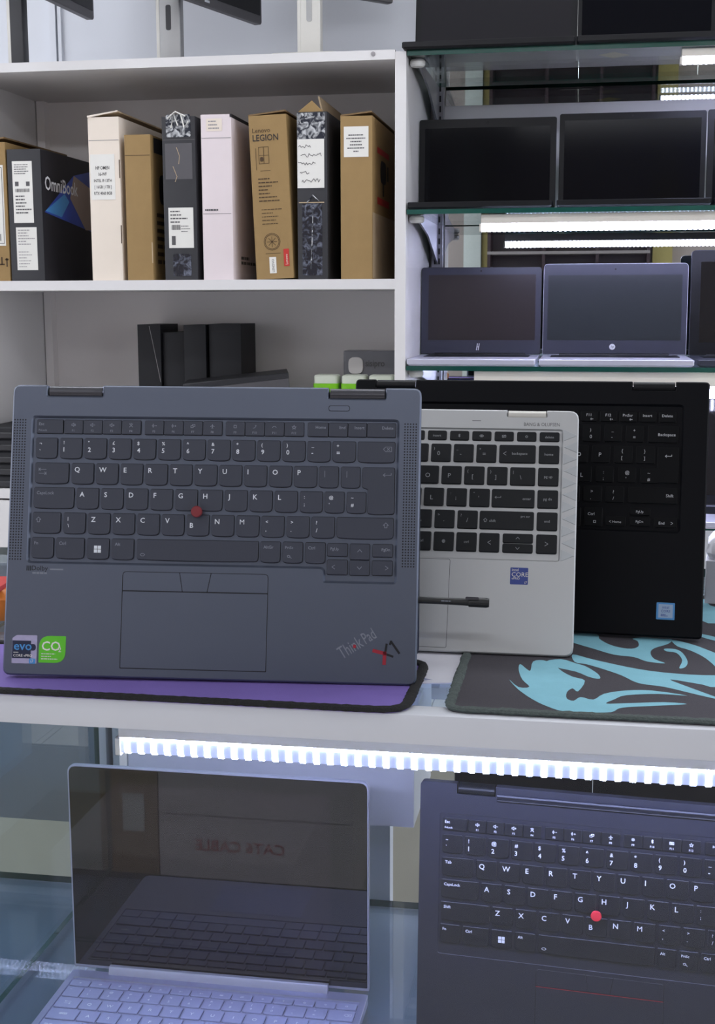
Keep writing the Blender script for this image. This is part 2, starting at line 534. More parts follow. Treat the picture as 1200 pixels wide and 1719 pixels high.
# ================================================================== THE ROOM
struct(MB().box(-3.2, 3.2, -2.7, 3.15, -0.05, 0.0).build('floor', 'floor'))
struct(MB().box(-3.2, 3.2, -2.7, 3.15, CEIL, CEIL + 0.05).build('ceiling', 'ceiling'))
struct(MB().box(-3.2, 3.2, 3.05, 3.15, 0.0, CEIL).build('wall_back', 'wall'))
struct(MB().box(-3.2, 3.2, -2.7, -2.6, 0.0, CEIL).build('wall_front', 'opp_wall'))
struct(MB().box(-1.2535, -1.238, 3.036, 3.05, 1.69, CEIL - 0.002).build('trim_1', 'wall'))
struct(MB().box(-1.2345, -1.226, 3.04, 3.05, 1.69, CEIL - 0.002).build('trim_2', 'wall'))
for i, (x, y, w, d) in enumerate(LAMPS):
    t = thing('ceiling_lamp', 'long white ceiling lamp panel ' + ['above the aisle on the left', 'above the aisle by the counter', 'above the aisle on the right', 'above the customer side on the left', 'near the opposite wall on the left', 'near the opposite wall by the dark cabinet'][i], 'lamp', (x, y, CEIL), 0, 'ceiling lamp panels')
    MB().prism(rrect(-w / 2 - .02, -d / 2 - .02, w / 2 + .02, d / 2 + .02, .01), -0.03, -0.0005, holes=[rectp(-w / 2, -d / 2, w / 2, d / 2)], through=True).build('frame', 'lampframe', t)
    MB().box(-w / 2, w / 2, -d / 2, d / 2, -0.026, -0.02).build('diffuser', 'lamp', t)

for i, (x, y, z) in enumerate(ADDED_TUBES):
    t = thing('added_tube', 'suspended white tube lamp over the counter, ' + ['left', 'middle', 'right'][i] + ' one of three', 'lamp', (x, y, z), 0, 'suspended tube lamps')
    MB().prism(rrect(-.6, -.03, .6, .03, .004), .02, .045, ch=.003).build('housing', 'lampframe', t)
    MB().tube([(-.58, 0, 0), (.58, 0, 0)], .016, 12).build('tube', 'tube', t)
    for sx in (-.59, .59):
        MB().box(sx - .012, sx + .012, -.02, .02, -.018, .0195).build('end_socket', 'lampframe', t)
    for sx in (-.45, .45):
        MB().tube([(sx, 0, .044), (sx, 0, CEIL - z)], .0015, 6).build('suspension_wire', 'steel', t)

# opposite side of the shop, seen in the mirror
o = MB().box(-0.78, -0.67, -2.598, -2.5, 0.0, CEIL).build('pillar', 'pillar')
tag(o, 'white pillar on the opposite wall, seen in the mirror', 'pillar')
o = MB().box(-0.668, -0.628, -2.598, -2.53, 0.0, CEIL).build('pillar_strip', 'yellow_strip')
tag(o, 'yellowed strip beside the white pillar, seen in the mirror', 'strip')
o = MB().box(0.40, 0.52, -2.598, -2.5, 0.0, CEIL).build('pillar_strip', 'yellow_strip')
tag(o, 'wide yellowed post right of the dark cabinet, seen in the mirror', 'strip')
t = thing('wall_cabinet', 'dark maroon wall cabinet on the opposite wall, seen in the mirror', 'cabinet', (-0.62, -2.598, 0.0))
MB().box(0, 1.0, 0, 0.02, 0, 1.95).build('back_panel', 'maroon', t)
for z in (0.35, 0.8, 1.18, 1.5, 1.93):
    MB().box(0, 1.0, 0.02, 0.22, z, z + 0.018, 0).build('shelf_board', 'maroon_line' if z in (1.5,) else 'maroon', t)
for x in (0, 0.34, 0.67, 0.98):
    MB().box(x, x + 0.02, 0.02, 0.215, 0, 1.95).build('upright', 'maroon', t)

# cable cartons by the customer side (reflected in the laptop screen)
def cable_carton(x, y, z, w, h, d, label, txt, mat):
    t = thing('cable_carton', label, 'box', (x, y, z))
    b = MB().box(0, w, -d, 0, 0, h).build('body', mat, t)
    back = lambda u, v, e=0: (w - u, e, v)          # face towards +y
    mb = MB()
    if txt:
        mb.text(txt, .033, w - .168, .105, back, 0.0008, 'C', bold=True)
        mb.build('lettering', 'red_ink', t, False)
        MB().strokes([[(w * .02, .179), (w * .98, .179)]], .002, back, .0008).build('fold_line', 'ink', t, False)
    else:
        MB().flat(rectp(.028, .137, .074, .217), back, .0008).build('label', 'paper', t, False)
    return t
cable_carton(-0.83, -0.1, 0.0, 0.40, 0.33, 0.3, 'white cable carton with red CAT6 CABLE lettering, reflected in the silver laptop screen', 'CAT6 CABLE', 'pink_card')
cable_carton(-0.955, -0.1, 0.0, 0.122, 0.31, 0.3, 'brown cable carton with a white label, reflected in the silver laptop screen', None, 'kraft')

# ================================================================== WALL SHELF UNIT (left)
u = thing('shelf_unit', 'white open wall shelf unit holding the upright laptop cartons', 'shelf unit', (-0.82, 2.8, 0.0))
def ubox(name, x0, x1, y0, y1, z0, z1, mt='melamine'):
    return MB().box(x0 + .82, x1 + .82, y0 - 2.8, y1 - 2.8, z0, z1).build(name, mt, u)
ubox('side_panel', -1.287, -1.268, 2.6, 3.03, 0.08, 1.663)
ubox('side_panel', -0.3735, -0.352, 2.6, 3.03, 0.08, 1.6775)
ubox('top_board', -1.30, -0.3735, 2.598, 3.04, 1.663, 1.681)
ubox('shelf_board', -1.268, -0.3735, 2.602, 3.0, 1.2275, 1.2475)
ubox('shelf_board', -1.268, -0.3735, 2.602, 3.0, 0.79, 0.81)
ubox('back_panel', -1.268, -0.3735, 3.0, 3.012, 0.08, 1.663, 'melamine_dull')
ubox('corner_batten', -1.266, -1.247, 2.972, 3.0, 1.2475, 1.663, 'melamine_dull')
ubox('corner_batten', -1.266, -1.247, 2.972, 3.0, 0.81, 1.2275, 'melamine_dull')
ubox('plinth', -1.268, -0.3735, 2.64, 2.66, 0.0, 0.08, 'kraft_light')
for x0, x1 in ((-1.266, -0.822), (-0.82, -0.375)):
    d = ubox('door', x0, x1, 2.596, 2.614, 0.085, 0.786)
    MB().tube([(0, 0, -.05), (0, -.02, -.05), (0, -.02, .05), (0, 0, .05)], .004).build('handle', 'steel', d, loc=(((x1 - .04) if x0 < -1 else (x0 + .04)) + .82, 2.596 - 2.8, .6))
MB().lathe([(0.0045, 0), (0.0045, .0015), (.002, .0022)], n=10).build('screw_cap', 'ink_pale', u, loc=(-.416 + .82, 2.598 - 2.8, 1.674), rot=(rad(90), 0, 0))

# ================================================================== GLASS RACK (right)
RX1 = 1.3
g = thing('wall_rack', 'slotted steel wall rack carrying the glass shelves', 'rack', (0.1, 3.0, 0.0))
def gbox(name, x0, x1, y0, y1, z0, z1, mt):
    return MB().box(x0 - .1, x1 - .1, y0 - 3.0, y1 - 3.0, z0, z1).build(name, mt, g)
for rx in (-0.333, 0.52, 1.2):
    r = gbox('rail', rx - .012, rx + .012, 2.985, 3.009, 0.3, 2.2, 'steel')
    mb = MB()
    for k in range(38):
        z = 1.0 + k * 0.022
        for s in (-.005, .005):
            mb.box(rx + s - .0018 - .1, rx + s + .0018 - .1, 2.9835 - 3.0, 2.9848 - 3.0, z, z + .013)
    s_ = mb.build('slot', 'slot', r); s_['kind'] = 'stuff'
for rx in (-0.333, 0.52, 1.2):
    for zz in (1.669, 1.3715, 1.0675, 0.76):
        pts = [(2.985, zz), (2.66, zz), (2.66, zz - .012), (2.80, zz - .03), (2.985, zz - .085)]
        yz = lambda a, b, e=0: (rx - .1 + e, a - 3.0, b)
        b = MB().prism([(p[0], p[1]) for p in pts], -.002, .002, mp=yz).build('bracket', 'steel', g)
        MB().lathe([(.012, -.007), (.015, -.003), (.015, .003), (.012, .0065)], n=16).build('rubber_pad', 'cap', b, loc=(rx - .1 - .002, 2.64 - 3.0, zz - .0075))
MB().box(-0.352, RX1, 3.012, 3.03, 0.3, 2.2).build('rack_back_board', 'melamine')
bb = bpy.data.objects['rack_back_board']; tag(bb, 'white back board behind the upright dark screens', 'board')
o = MB().box(-0.318, RX1, 3.008, 3.012, 1.632, 1.72).build('mirror_panel', 'mirror'); tag(o, 'mirror strip under the top glass shelf', 'mirror')
o = MB().box(-0.318, RX1, 3.008, 3.012, 0.80, 1.374).build('mirror_panel', 'mirror'); tag(o, 'mirror behind the lit laptop shelf', 'mirror')
for z, lab in ((1.669, 'top glass shelf with dark open laptops'), (1.3715, 'middle glass shelf over the bright led batten'), (1.0675, 'lower glass shelf carrying the laptops with round logos'), (0.76, 'lowest glass shelf behind the counter')):
    o = MB().box(-0.35, RX1, 2.6, 2.984, z, z + .009, 0, 1).build('glass_shelf', ['glass', 'glass_edge'])
    tag(o, lab, 'glass shelf', 'glass shelves on the wall rack')

def led_batten(x0, x1, y, z0, z1, label, pitch, dotw, mats, depth=.022, dots=True, frac=.45):
    """housing above, ridged diffuser below with its chips"""
    t = thing('led_batten', label, 'led light', (x0, y, z0), 0, 'led battens')
    zm = z0 + (z1 - z0) * frac
    L = x1 - x0
    yz = lambda a, b, e=0: (e, a, b)
    MB().prism(rpoly([(0, zm - z0), (depth, zm - z0), (depth, z1 - z0), (0, z1 - z0)], .002), 0, L, mp=yz).build('housing', 'led_cream', t)
    MB().prism(rpoly([(.002, 0), (depth - .003, 0), (depth - .003, zm - z0), (.002, zm - z0)], [.005, .005, 0, 0]), .001, L - .001, mp=yz).build('diffuser', mats[0], t)
    MB().prism(rpoly([(.0, -.001), (depth - .001, -.001), (depth - .001, zm - z0), (.0, zm - z0)], .002), -.003, .0008, mp=yz).build('end_cap', 'led_cream', t)
    if dots:
        n = int((L - .01) / pitch)
        me = MB().prism(rpoly([(.0016, -.0003), (depth - .0027, -.0003), (depth - .0027, (zm - z0) * .97), (.0016, (zm - z0) * .97)], [.005, .005, 0, 0]), -dotw / 2, dotw / 2, mp=yz).mesh('led_chip', [M[mats[1]]])
        MB().box(.0005, L - .001, .0010, .0022, (zm - z0) * .88, zm - z0 - .0002).build('light_line', mats[1], t)
        for k in range(min(n, 62)):
            place('led_chip', me, t, (.006 + k * pitch, 0, 0))
    return t
led_batten(-0.206, RX1, 2.615, 1.338, 1.3705, 'bright led batten under the middle glass shelf', .0098, .0045, ('led_rack', 'led_dot_rack'))
led_batten(-0.216, RX1, 2.615, 1.016, 1.0665, 'led batten under the lower glass shelf, half hidden by the black laptop', .0098, .0045, ('led_rack', 'led_dot_rack'))
led_batten(0.165, RX1, 2.615, 1.641, 1.668, 'led batten under the top glass shelf at the right edge', .0098, .0045, ('led_rack', 'led_dot_rack'))

# ================================================================== COUNTER WITH GLASS DISPLAY CASE
ZC = 0.913
k = thing('display_counter', 'white display counter with glass case in the foreground', 'counter', (-0.1, 1.15, 0.0))
def cbox(name, x0, x1, y0, y1, z0, z1, mt, par=None, edge=None):
    return MB().box(x0 + .1, x1 + .1, y0 - 1.15, y1 - 1.15, z0, z1, 0, edge).build(name, mt, par or k)
mb = MB()
mb.prism(rpoly([(0.885, .891), (.9065, .891), (.9065, ZC), (.885, ZC)], [.0005, .0005, .0005, .0015], 2), -1.3, 1.3, mp=lambda a, b, e=0: (e + .1, a - 1.15, b)).build('front_rail', 'rail_white', k)
cbox('counter_top', -1.3, 1.3, 0.9066, 1.45, .903, ZC - .0008, ['glass_top', 'glass_edge'], edge=1)
cbox('base_board', -1.3, 1.3, 0.9, 1.40, .495, .5185, 'case_board')
cbox('front_plinth', -1.3, 1.3, 0.90, .918, .0, .4945, 'melamine')
cbox('front_pane', -1.3, 1.3, 0.893, .899, .5, .8905, ['glass_case', 'glass_edge'], edge=1)
cbox('side_pane', -0.552, -0.546, 0.905, 1.391, .5272, .894, ['glass_side', 'glass_edge'], edge=1)
cbox('side_board', -1.3, -1.28, 0.905, 1.40, .519, .894, 'melamine')
for x0, x1 in ((-.556, -.543), (-.535, -.527), (-.232, -.206), (.35, .376)):
    cbox('post', x0, x1, 1.405, 1.43, .38, .894, 'rail_white')
cbox('back_rail', -1.3, 1.3, 1.405, 1.43, .38, .46, 'melamine')
cbox('back_board', -1.3, -.527, 1.431, 1.445, .579, .894, 'case_board')
d = cbox('drawer', -.459, -.159, 1.25, 1.40, .676, .894, 'melamine')
o = MB().box(-1.275, 1.295, .912, 1.392, .519, .527, 0, 1).build('glass_shelf', ['glass_case', 'glass_edge'])
tag(o, 'glass shelf inside the counter case under the silver laptop', 'glass shelf')
led_batten(-0.346, 1.28, .922, .857, .8935, 'bright ribbed led batten under the counter front rail', .0106, .0040, ('led_diff', 'led_dot'), depth=.024, frac=.37)

for x0, w_, h_, y_, lab in ((-1.12, .42, .46, 1.95, 'plain pale carton on the floor behind the counter, seen through the case on the left'), (-.42, .34, .50, 1.9, 'plain pale carton on the floor behind the counter, seen between the two case laptops')):
    t = thing('floor_carton', lab, 'box', (x0, y_, 0))
    MB().prism(rrect(0, 0, w_, .34, .003), 0, h_).build('body', 'carton_pale', t)
    MB().strokes([[(.0, h_ * .5), (w_, h_ * .5)]], .003, front, .0006).build('tape_line', 'kraft', t, False)
    MB().prism([(0, 0), (w_ * .5, 0), (w_ * .5, .34), (0, .34)], h_ + .0004, h_ + .004).build('flap', 'carton_pale', t)
    MB().prism([(w_ * .5 + .002, 0), (w_, 0), (w_, .34), (w_ * .5 + .002, .34)], h_ + .0004, h_ + .004).build('flap', 'carton_pale', t)

# ================================================================== LAPTOPS
MM = 0.001


def set_pose(o, loc, yaw, tilt, roll, scale=1.0):
    y, t, r = rad(yaw), rad(tilt), rad(roll)
    X = Vector((math.cos(y), math.sin(y), 0)); b = Vector((-math.sin(y), math.cos(y), 0))
    U = math.cos(t) * Vector((0, 0, 1)) + math.sin(t) * b
    X2 = X * math.cos(r) + U * math.sin(r); U2 = U * math.cos(r) - X * math.sin(r)
    N = X2.cross(U2)
    mt = Matrix((X2 * scale, U2 * scale, N * scale)).transposed().to_4x4()
    mt.translation = Vector(loc)
    o.matrix_world = mt
    return mt


ICON = {  # stroke icons in key-local mm around (0,0)
    'left': [[(1.2, 1.6), (-1.2, 0), (1.2, -1.6)]],
    'right': [[(-1.2, 1.6), (1.2, 0), (-1.2, -1.6)]],
    'up': [[(-1.6, -.8), (0, 1), (1.6, -.8)]],
    'down': [[(-1.6, .8), (0, -1), (1.6, .8)]],
    'shift': [[(-1.9, .1), (0, 2), (1.9, .1), (.9, .1), (.9, -1.7), (-.9, -1.7), (-.9, .1), (-1.9, .1)]],
    'enter': [[(3, 1.4), (3, 0), (-3, 0)], [(-1.6, 1.2), (-3, 0), (-1.6, -1.2)]],
    'tab': [[(3, 1.6), (-3, 1.6)], [(-1.6, 2.7), (-3, 1.6), (-1.6, .5)], [(-3, 2.8), (-3, .4)], [(-3, -1.6), (3, -1.6)], [(1.6, -.5), (3, -1.6), (1.6, -2.7)], [(3, -.4), (3, -2.8)]],
    'bksp': [[(-3.4, 0), (-1.6, 1.9), (3.4, 1.9), (3.4, -1.9), (-1.6, -1.9), (-3.4, 0)], [(-.2, 1), (1.8, -1)], [(-.2, -1), (1.8, 1)]],
    'mute': [[(-1.2, .5), (-.5, .5), (.4, 1.3), (.4, -1.3), (-.5, -.5), (-1.2, -.5), (-1.2, .5)], [(.9, .6), (1.7, -.6)], [(.9, -.6), (1.7, .6)]],
    'vol-': [[(-1.4, .5), (-.7, .5), (.2, 1.3), (.2, -1.3), (-.7, -.5), (-1.4, -.5), (-1.4, .5)], [(.8, 0), (1.9, 0)]],
    'vol+': [[(-1.4, .5), (-.7, .5), (.2, 1.3), (.2, -1.3), (-.7, -.5), (-1.4, -.5), (-1.4, .5)], [(.8, 0), (1.9, 0)], [(1.35, .6), (1.35, -.6)]],
    'mic': [[(-1.2, 1.2), (1.2, -1.2)], [(-1.2, -1.2), (1.2, 1.2)], [(-.4, 1.4), (.4, 1.4)]],
    'sun-': [[(-1.3, 0), (-.6, .7), (.1, 0), (-.6, -.7), (-1.3, 0)], [(-.6, 1.3), (-.6, 1.0)], [(-.6, -1.0), (-.6, -1.3)], [(.9, 0), (1.9, 0)]],
    'sun+': [[(-1.3, 0), (-.6, .7), (.1, 0), (-.6, -.7), (-1.3, 0)], [(-.6, 1.3), (-.6, 1.0)], [(-.6, -1.0), (-.6, -1.3)], [(.9, 0), (1.9, 0)], [(1.4, .5), (1.4, -.5)]],
    'proj': [[(-1.5, -1), (.3, -1), (.3, .3), (-1.5, .3), (-1.5, -1)], [(-.4, .3), (-.4, 1.2), (1.5, 1.2), (1.5, -.2), (.3, -.2)]],
    'plane': [[(0, 1.5), (0, -1.2)], [(-1.4, -.1), (0, .6), (1.4, -.1)], [(-.6, -1.2), (.6, -1.2)]],
    'square': [[(-.9, 1), (.9, 1), (.9, -.8), (-.9, -.8), (-.9, 1)]],
    'phone': [[(-1.2, -.9), (-.2, -.7), (.7, .2), (1, 1.2)], [(1, 1.2), (.4, .9)]],
    'phone2': [[(-1.3, -.3), (-.8, .4), (0, .6), (.8, .4), (1.3, -.3)]],
    'star': [[(0, 1.5), (.4, .4), (1.5, .4), (.6, -.3), (.9, -1.3), (0, -.7), (-.9, -1.3), (-.6, -.3), (-1.5, .4), (-.4, .4), (0, 1.5)]],
    'bt': [[(-.7, .7), (.7, -.7), (0, -1.4), (0, 1.4), (.7, .7), (-.7, -.7)]],
    'kb': [[(-1.5, .9), (1.5, .9), (1.5, -.9), (-1.5, -.9), (-1.5, .9)], [(-1, .3), (1, .3)], [(-.7, -.4), (.7, -.4)]],
    'globe': [[(1, 0), (.7, .7), (0, 1), (-.7, .7), (-1, 0), (-.7, -.7), (0, -1), (.7, -.7), (1, 0)], [(-1, 0), (1, 0)], [(0, 1), (0, -1)]],
    'cam': [[(-1.5, .9), (1.5, .9), (1.5, -.9), (-1.5, -.9), (-1.5, .9)], [(-1.2, -1.2), (1.2, 1.2)]],
    'eye': [[(-1.8, 0), (-.8, .9), (.8, .9), (1.8, 0), (.8, -.9), (-.8, -.9), (-1.8, 0)], [(-.5, 0), (0, .5), (.5, 0), (0, -.5), (-.5, 0)]],
    'power': [[(.8, .6), (1, 0), (.7, -.7), (0, -1), (-.7, -.7), (-1, 0), (-.8, .6)], [(0, 1.2), (0, .1)]],
    'cloud': [[(-2, 0), (-.9, 1), (.9, 1), (2, 0), (.9, -1), (-.9, -1), (-2, 0)]],
    'snip': [[(-1.8, .8), (-.4, 1.2), (.6, .4), (-.2, -.6), (-1.6, -.4), (-1.8, .8)], [(.4, -.4), (1.8, -1.4)]],
    'x': [[(-1, 1), (1, -1)], [(-1, -1), (1, 1)]],
    'hline': [[(-1.6, 0), (1.6, 0)]],
    'vline': [[(0, 2.6), (0, -2.6)]],
    'fp': [[(1.2, 0), (.8, .9), (0, 1.3), (-.8, .9), (-1.2, 0), (-.8, -.9), (0, -1.3), (.8, -.9), (1.2, 0)], [(.5, 0), (0, .6), (-.5, 0), (0, -.6), (.5, 0)]],
}

_KM = {}


def key_mesh(w, h, style, mt, poly=None):
    kk = (round(w, 1), round(h, 1), style, mt, str(poly))
    if kk in _KM: return _KM[kk]
    if poly:
        out = rpoly([(x * MM, y * MM) for x, y in poly], [1.6 * MM] * len(poly), 3)
    elif style == 'think' and h > 13:      # the smile-shaped lower edge
        b = 0.55
        out = rpoly([(0, b), (w * .3, 0), (w * .7, 0), (w, b), (w, h), (0, h)], [2.6, 6, 6, 2.6, 1.0, 1.0], 3)
        out = [(x * MM, y * MM) for x, y in out]
    else:
        r = 0.9 if style == 'think' else 1.3
        out = rrect(0, 0, w * MM, h * MM, r * MM, 3)
    hgt = {'think': 0.9, 'flat': 0.7, 'low': 0.5}[style] * MM
    mb = MB()
    lo = ccw(out)
    t1 = offset(lo, 0.35 * MM)
    mb.loft([[(x, y, -1.4 * MM) for x, y in lo], [(x, y, hgt - .3 * MM) for x, y in lo],
             [(x, y, hgt) for x, y in t1]], cap0=False)
    _KM[kk] = (mb.mesh('key', [M[mt]]), hgt, out)
    return _KM[kk]


def legend(items, w, h, z, bold=False):
    """items: (what, x from left, y from top, size[, align]) in mm; 'i:name' draws a stroke icon"""
    mb = MB()
    for it in items:
        what, x, y, s = it[:4]
        al = it[4] if len(it) > 4 else 'L'
        X = x if x >= 0 else w + x
        Y = h - y
        if what == 'win':
            for a in (0, 1):
                for b in (0, 1):
                    mb.flat(rectp((X + (a - 1) * s * .53 + .02 * s) * MM, (Y + (b - 1) * s * .53) * MM, (X + (a - 1) * s * .53 + s * .48) * MM, (Y + (b - 1) * s * .53 + s * .46) * MM), xy, z)
        elif what.startswith('i:'):
            mb.strokes([[((X + p[0] * s) * MM, (Y + p[1] * s) * MM) for p in ln] for ln in ICON[what[2:]]], 0.42 * s * MM if s >= .8 else .32 * MM, xy, z)
        else:
            mb.text(what, s * MM, X * MM, Y * MM, xy, z, al, bold=bold)
    return mb


def keyboard(root, keys, style, km, lm, floor_z, gap_mat='gap', gapw=0.38, dim=None):
    gaps = MB()
    for kx0, kx1, ky0, ky1, leg, poly in keys:
        w, h = kx1 - kx0, ky1 - ky0
        me, hz, out = key_mesh(w, h, style, km, poly)
        ob = place('key', me, root, (kx0 * MM, ky0 * MM, floor_z + 1.0 * MM))
        if gapw:
            g_ = offset(ccw(out), -gapw * MM)
            gaps.flat([(x + kx0 * MM, y + ky0 * MM) for x, y in g_], xy, floor_z + .0001)
        if leg:
            bright = [i for i in leg if len(i) < 6]
            mb = legend(leg, w, h, hz + .00004, lm in ('lr_legend', 'll_legend', 'f_legend'))
            mats = [lm]
            if dim and any(isinstance(i[0], str) and (len(i[0]) > 1 and i[0] != 'win') for i in leg): mats = [dim]
            mb.build('legend', mats, ob, False)
    if gapw:
        gaps.build('key_gaps', gap_mat, root, False)


def row(x0, pitch, w, y0, y1, legs):
    return [(x0 + i * pitch, x0 + i * pitch + w, y0, y1, l, None) for i, l in enumerate(legs)]


def K(x0, x1, y0, y1, leg=None, poly=None):
    return (x0, x1, y0, y1, leg, poly)


def think_letters(s, us): return [[(c, 2.4, 7.2 if us else 6.6, 6.0 if us else 5.3)] for c in s]
def think_two(pairs, us): return [[(a, 2.9, 5.6 if us else 4.6, 4.4 if us else 3.6), (b, 2.9, 12.4 if us else 10.4, 5.4 if us else 4.9)] for a, b in pairs]


def think_layout(us):
    ks = []
    fy = (185.0, 195.5)
    ks.append(K(19.5, 39.9, *fy, [('Esc', 1.8, 4.4, 3.3), ('FnLock', 1.8, 8.8, 2.2)]))
    ic = ['mute', 'vol-', 'vol+', 'mic', 'sun-', 'sun+', 'proj', 'plane', 'square' if not us else 'globe', 'phone' if not us else 'bt', 'phone2' if not us else 'kb', 'star']
    st = [40.9, 55.9, 70.9, 85.9, 103.7, 118.7, 133.7, 148.7, 166.2, 181.2, 196.2, 211.2]
    for i in range(12):
        ks.append(K(st[i], st[i] + 14.5, *fy, [('i:' + ic[i], 7.2, 3.8, 1.05), ('F%d' % (i + 1), 7.2, 9.0, 2.4, 'C')]))
    for a, b, t in ((229, 244.3, 'Home'), (244.9, 259, 'End'), (259.6, 273.4, 'Insert'), (274, 295.3, 'Delete')):
        ks.append(K(a, b, *fy, [(t, -1.6, 4.6, 3.2, 'R')]))
    ny = (165.6, 181.4)
    ks.append(K(19.3, 35.9, *ny, [('~' if us else '¬', 3, 5.4, 3.4), ('`', 3, 11.6, 4)]))
    sh = '!@#$%^&*()_+' if us else '!"£$%^&*()_+'
    ks += row(38.2, 19.1, 17, *ny, think_two(list(zip(sh, '1234567890-=')), us))
    ks.append(K(267.4, 295, *ny, [('i:bksp', -5.5, 5.5, .9)]))
    qy = (146.2, 162.2)
    ks.append(K(19.4, 45.5, *qy, [('Tab', 2.6, 5.4, 3.6)] if us else [('i:tab', 6, 6.6, .95)]))
    ks += row(48, 19.06, 16.9, *qy, think_letters('QWERTYUIOP', us))
    ay = (127.2, 143.2)
    zy = (108.1, 124.1)
    if us:
        ks += [K(238.4, 255.2, *qy, [('{', 3, 5, 3.4), ('[', 3, 11, 3.6)]), K(257.5, 274, *qy, [('}', 3, 5, 3.4), (']', 3, 11, 3.6)]), K(276.2, 295.2, *qy, [('|', 3, 5, 3.4), ('\\', 3, 11, 3.6)])]
        ks += [K(243.2, 260, *ay, [('"', 3, 5, 3.4), ("'", 3, 11, 3.6)]), K(262.3, 295, *ay, [('Enter', -2.5, 5.5, 3.4, 'R')])]
        ks += [K(19, 59.8, *zy, [('Shift', 2.6, 5.4, 3.4)])]
    else:
        ks += [K(238.4, 252.7, *qy, [('i:vline', 4.2, 5.6, .9)]), K(255.1, 269.1, *qy, [('i:vline', 4.2, 5.6, .9)])]
        ks.append(K(271.2, 295.2, 126.6, 162.2, [('i:enter', -5.5, 5.8, 1.0)], [(0, 35.4), (24, 35.4), (24, .6), (15, 0), (9, 0), (4.4, .6), (4.4, 19), (0, 20)]))
        ks += [K(243.2, 257.5, *ay, [('@', 3, 5.4, 3.4), ("'", 3, 11, 3.6)]), K(259.8, 273.9, *ay, [('~', 3, 5.4, 3.4), ('#', 3, 11, 3.6)])]
        ks += [K(19, 40.5, *zy, [('i:shift', 4.6, 5.6, 1.0)]), K(43, 59.8, *zy, [('|', 3.4, 5.4, 3.2), ('\\', 3.4, 11, 3.6)])]
    ks.append(K(19.1, 50.3, *ay, [('CapsLock', 2.4, 5.2, 3.4)]))
    ks += row(52.6, 19.08, 16.8, *ay, think_letters('ASDFGHJKL', us) + [[(':', 3, 5.4, 3.8), (';', 3, 11, 3.8)]])
    ks += row(62.1, 19.08, 16.8, *zy, [[(c, 2.4, (7.2 if us else 6.6) + (3.2 if c == 'B' else 0), 6.0 if us else 5.3)] for c in 'ZXCVBNM'] + [[('<', 3, 5.6, 3.6), (',', 3, 11.5, 4)], [('>', 3, 5.6, 3.6), ('.', 3, 11.5, 4)], [('?', 3, 5.6, 3.6), ('/', 3, 11.5, 4)]])
    ks.append(K(252.7, 294.9, *zy, [('i:shift', -5.5, 5.6, 1.0)]))
    by = (89, 104.8)
    ks += [K(18.8, 35.7, *by, [('Fn', 2.2, 5.2, 3.4)]), K(37.9, 59.5, *by, [('Ctrl', 2.4, 5.2, 3.4)]), K(61.9, 78.8, *by, [('win', 8.4, 7.9, 5.4)]),
           K(81.1, 97.9, *by, [('Alt', 2.4, 5.2, 3.4)]), K(100.5, 193.3, *by, [('i:cloud', 4.6, 11.6, .9)]),
           K(195.4, 210, *by, [('Alt' if us else 'AltGr', 2, 5.2, 3.2)]), K(212.3, 227, *by, [('PrtSc', 1.6, 5.2, 3.0), ('i:snip', 5, 11, .9)]), K(229.3, 244, *by, [('Ctrl', 2, 5.2, 3.3)]),
           K(246, 260.9, 94.8, 104.3, [('PgUp', 2.2, 5, 3)]), K(263, 277.5, 92.5, 104.3, [('i:up', 7.2, 5.2, 1)]), K(280.1, 294.7, 94.8, 104.3, [('PgDn', -1.8, 5, 3, 'R')]),
           K(246, 261, 81, 92.1, [('i:left', 4.6, 5.4, .9)]), K(263, 277.5, 80.8, 92.0, [('i:down', 7.2, 5.6, 1)]), K(279.9, 294.7, 81, 92, [('i:right', -4, 5.4, .9)])]
    return ks


def lid_parts(root, W, H, pivot_v, pivot_w, ang, thick, mt, screen_mt, hinges, hinge_mt, rad_c=.006):
    """display folded behind the base; ang = degrees between base back and lid"""
    a = rad(ang)
    piv = Vector((0, pivot_v, pivot_w))
    D = Vector((0, -math.cos(a), -math.sin(a)))            # away from the hinge
    Nn = Vector((0, math.sin(a), -math.cos(a)))            # display side (away from the base)
    mp = lambda x, t, e=0: tuple(piv + Vector((x, 0, 0)) + D * t + Nn * e)
    lid = MB().prism(rrect(0.0005, 0.004, W - .0005, H, rad_c), 0, thick, ch=.0008, mp=mp).build('display_lid', mt, root)
    MB().prism(rrect(.006, .01, W - .006, H - .006, .003), thick, thick + .0004, mp=mp).build('screen', screen_mt, lid)
    for x0, x1 in hinges:
        h = MB()
        n = 14
        prof = [(math.cos(2 * math.pi * i / n), math.sin(2 * math.pi * i / n)) for i in range(n)]
        yz = lambda p, q, e=0: (e, pivot_v + p * .0055, pivot_w * .45 + q * .006)
        h.loft([[(x, pivot_v + p * .0052, pivot_w * .5 + q * .0062) for p, q in prof] for x in (x0, x0 + .0008, x1 - .0008, x1)])
        h.build('hinge', hinge_mt, root)
    return lid


def base_body(W, H, T, well, mt, root, cr=.006, well_d=.0022, notches=(), bot=.005):
    """base slab: lower shell plus deck plate with the sunk keyboard well and hinge notches"""
    pts = [(0, 0), (W, 0), (W, H)]
    rs = [cr, cr, cr]
    for x0, x1, dep in sorted(notches, reverse=True):
        pts += [(x1, H), (x1, H - dep), (x0, H - dep), (x0, H)]; rs += [.0008] * 4
    pts += [(0, H)]; rs += [cr]
    out = rpoly(pts, rs, 4)
    mb = MB()
    mb.prism(out, -T, -well_d, bot_inset=bot)
    mb.prism(out, -well_d, 0, ch=min(.0012, well_d * .7), holes=[well], hole_slope=min(.0018, well_d * .8))
    return mb.build('base', mt, root)


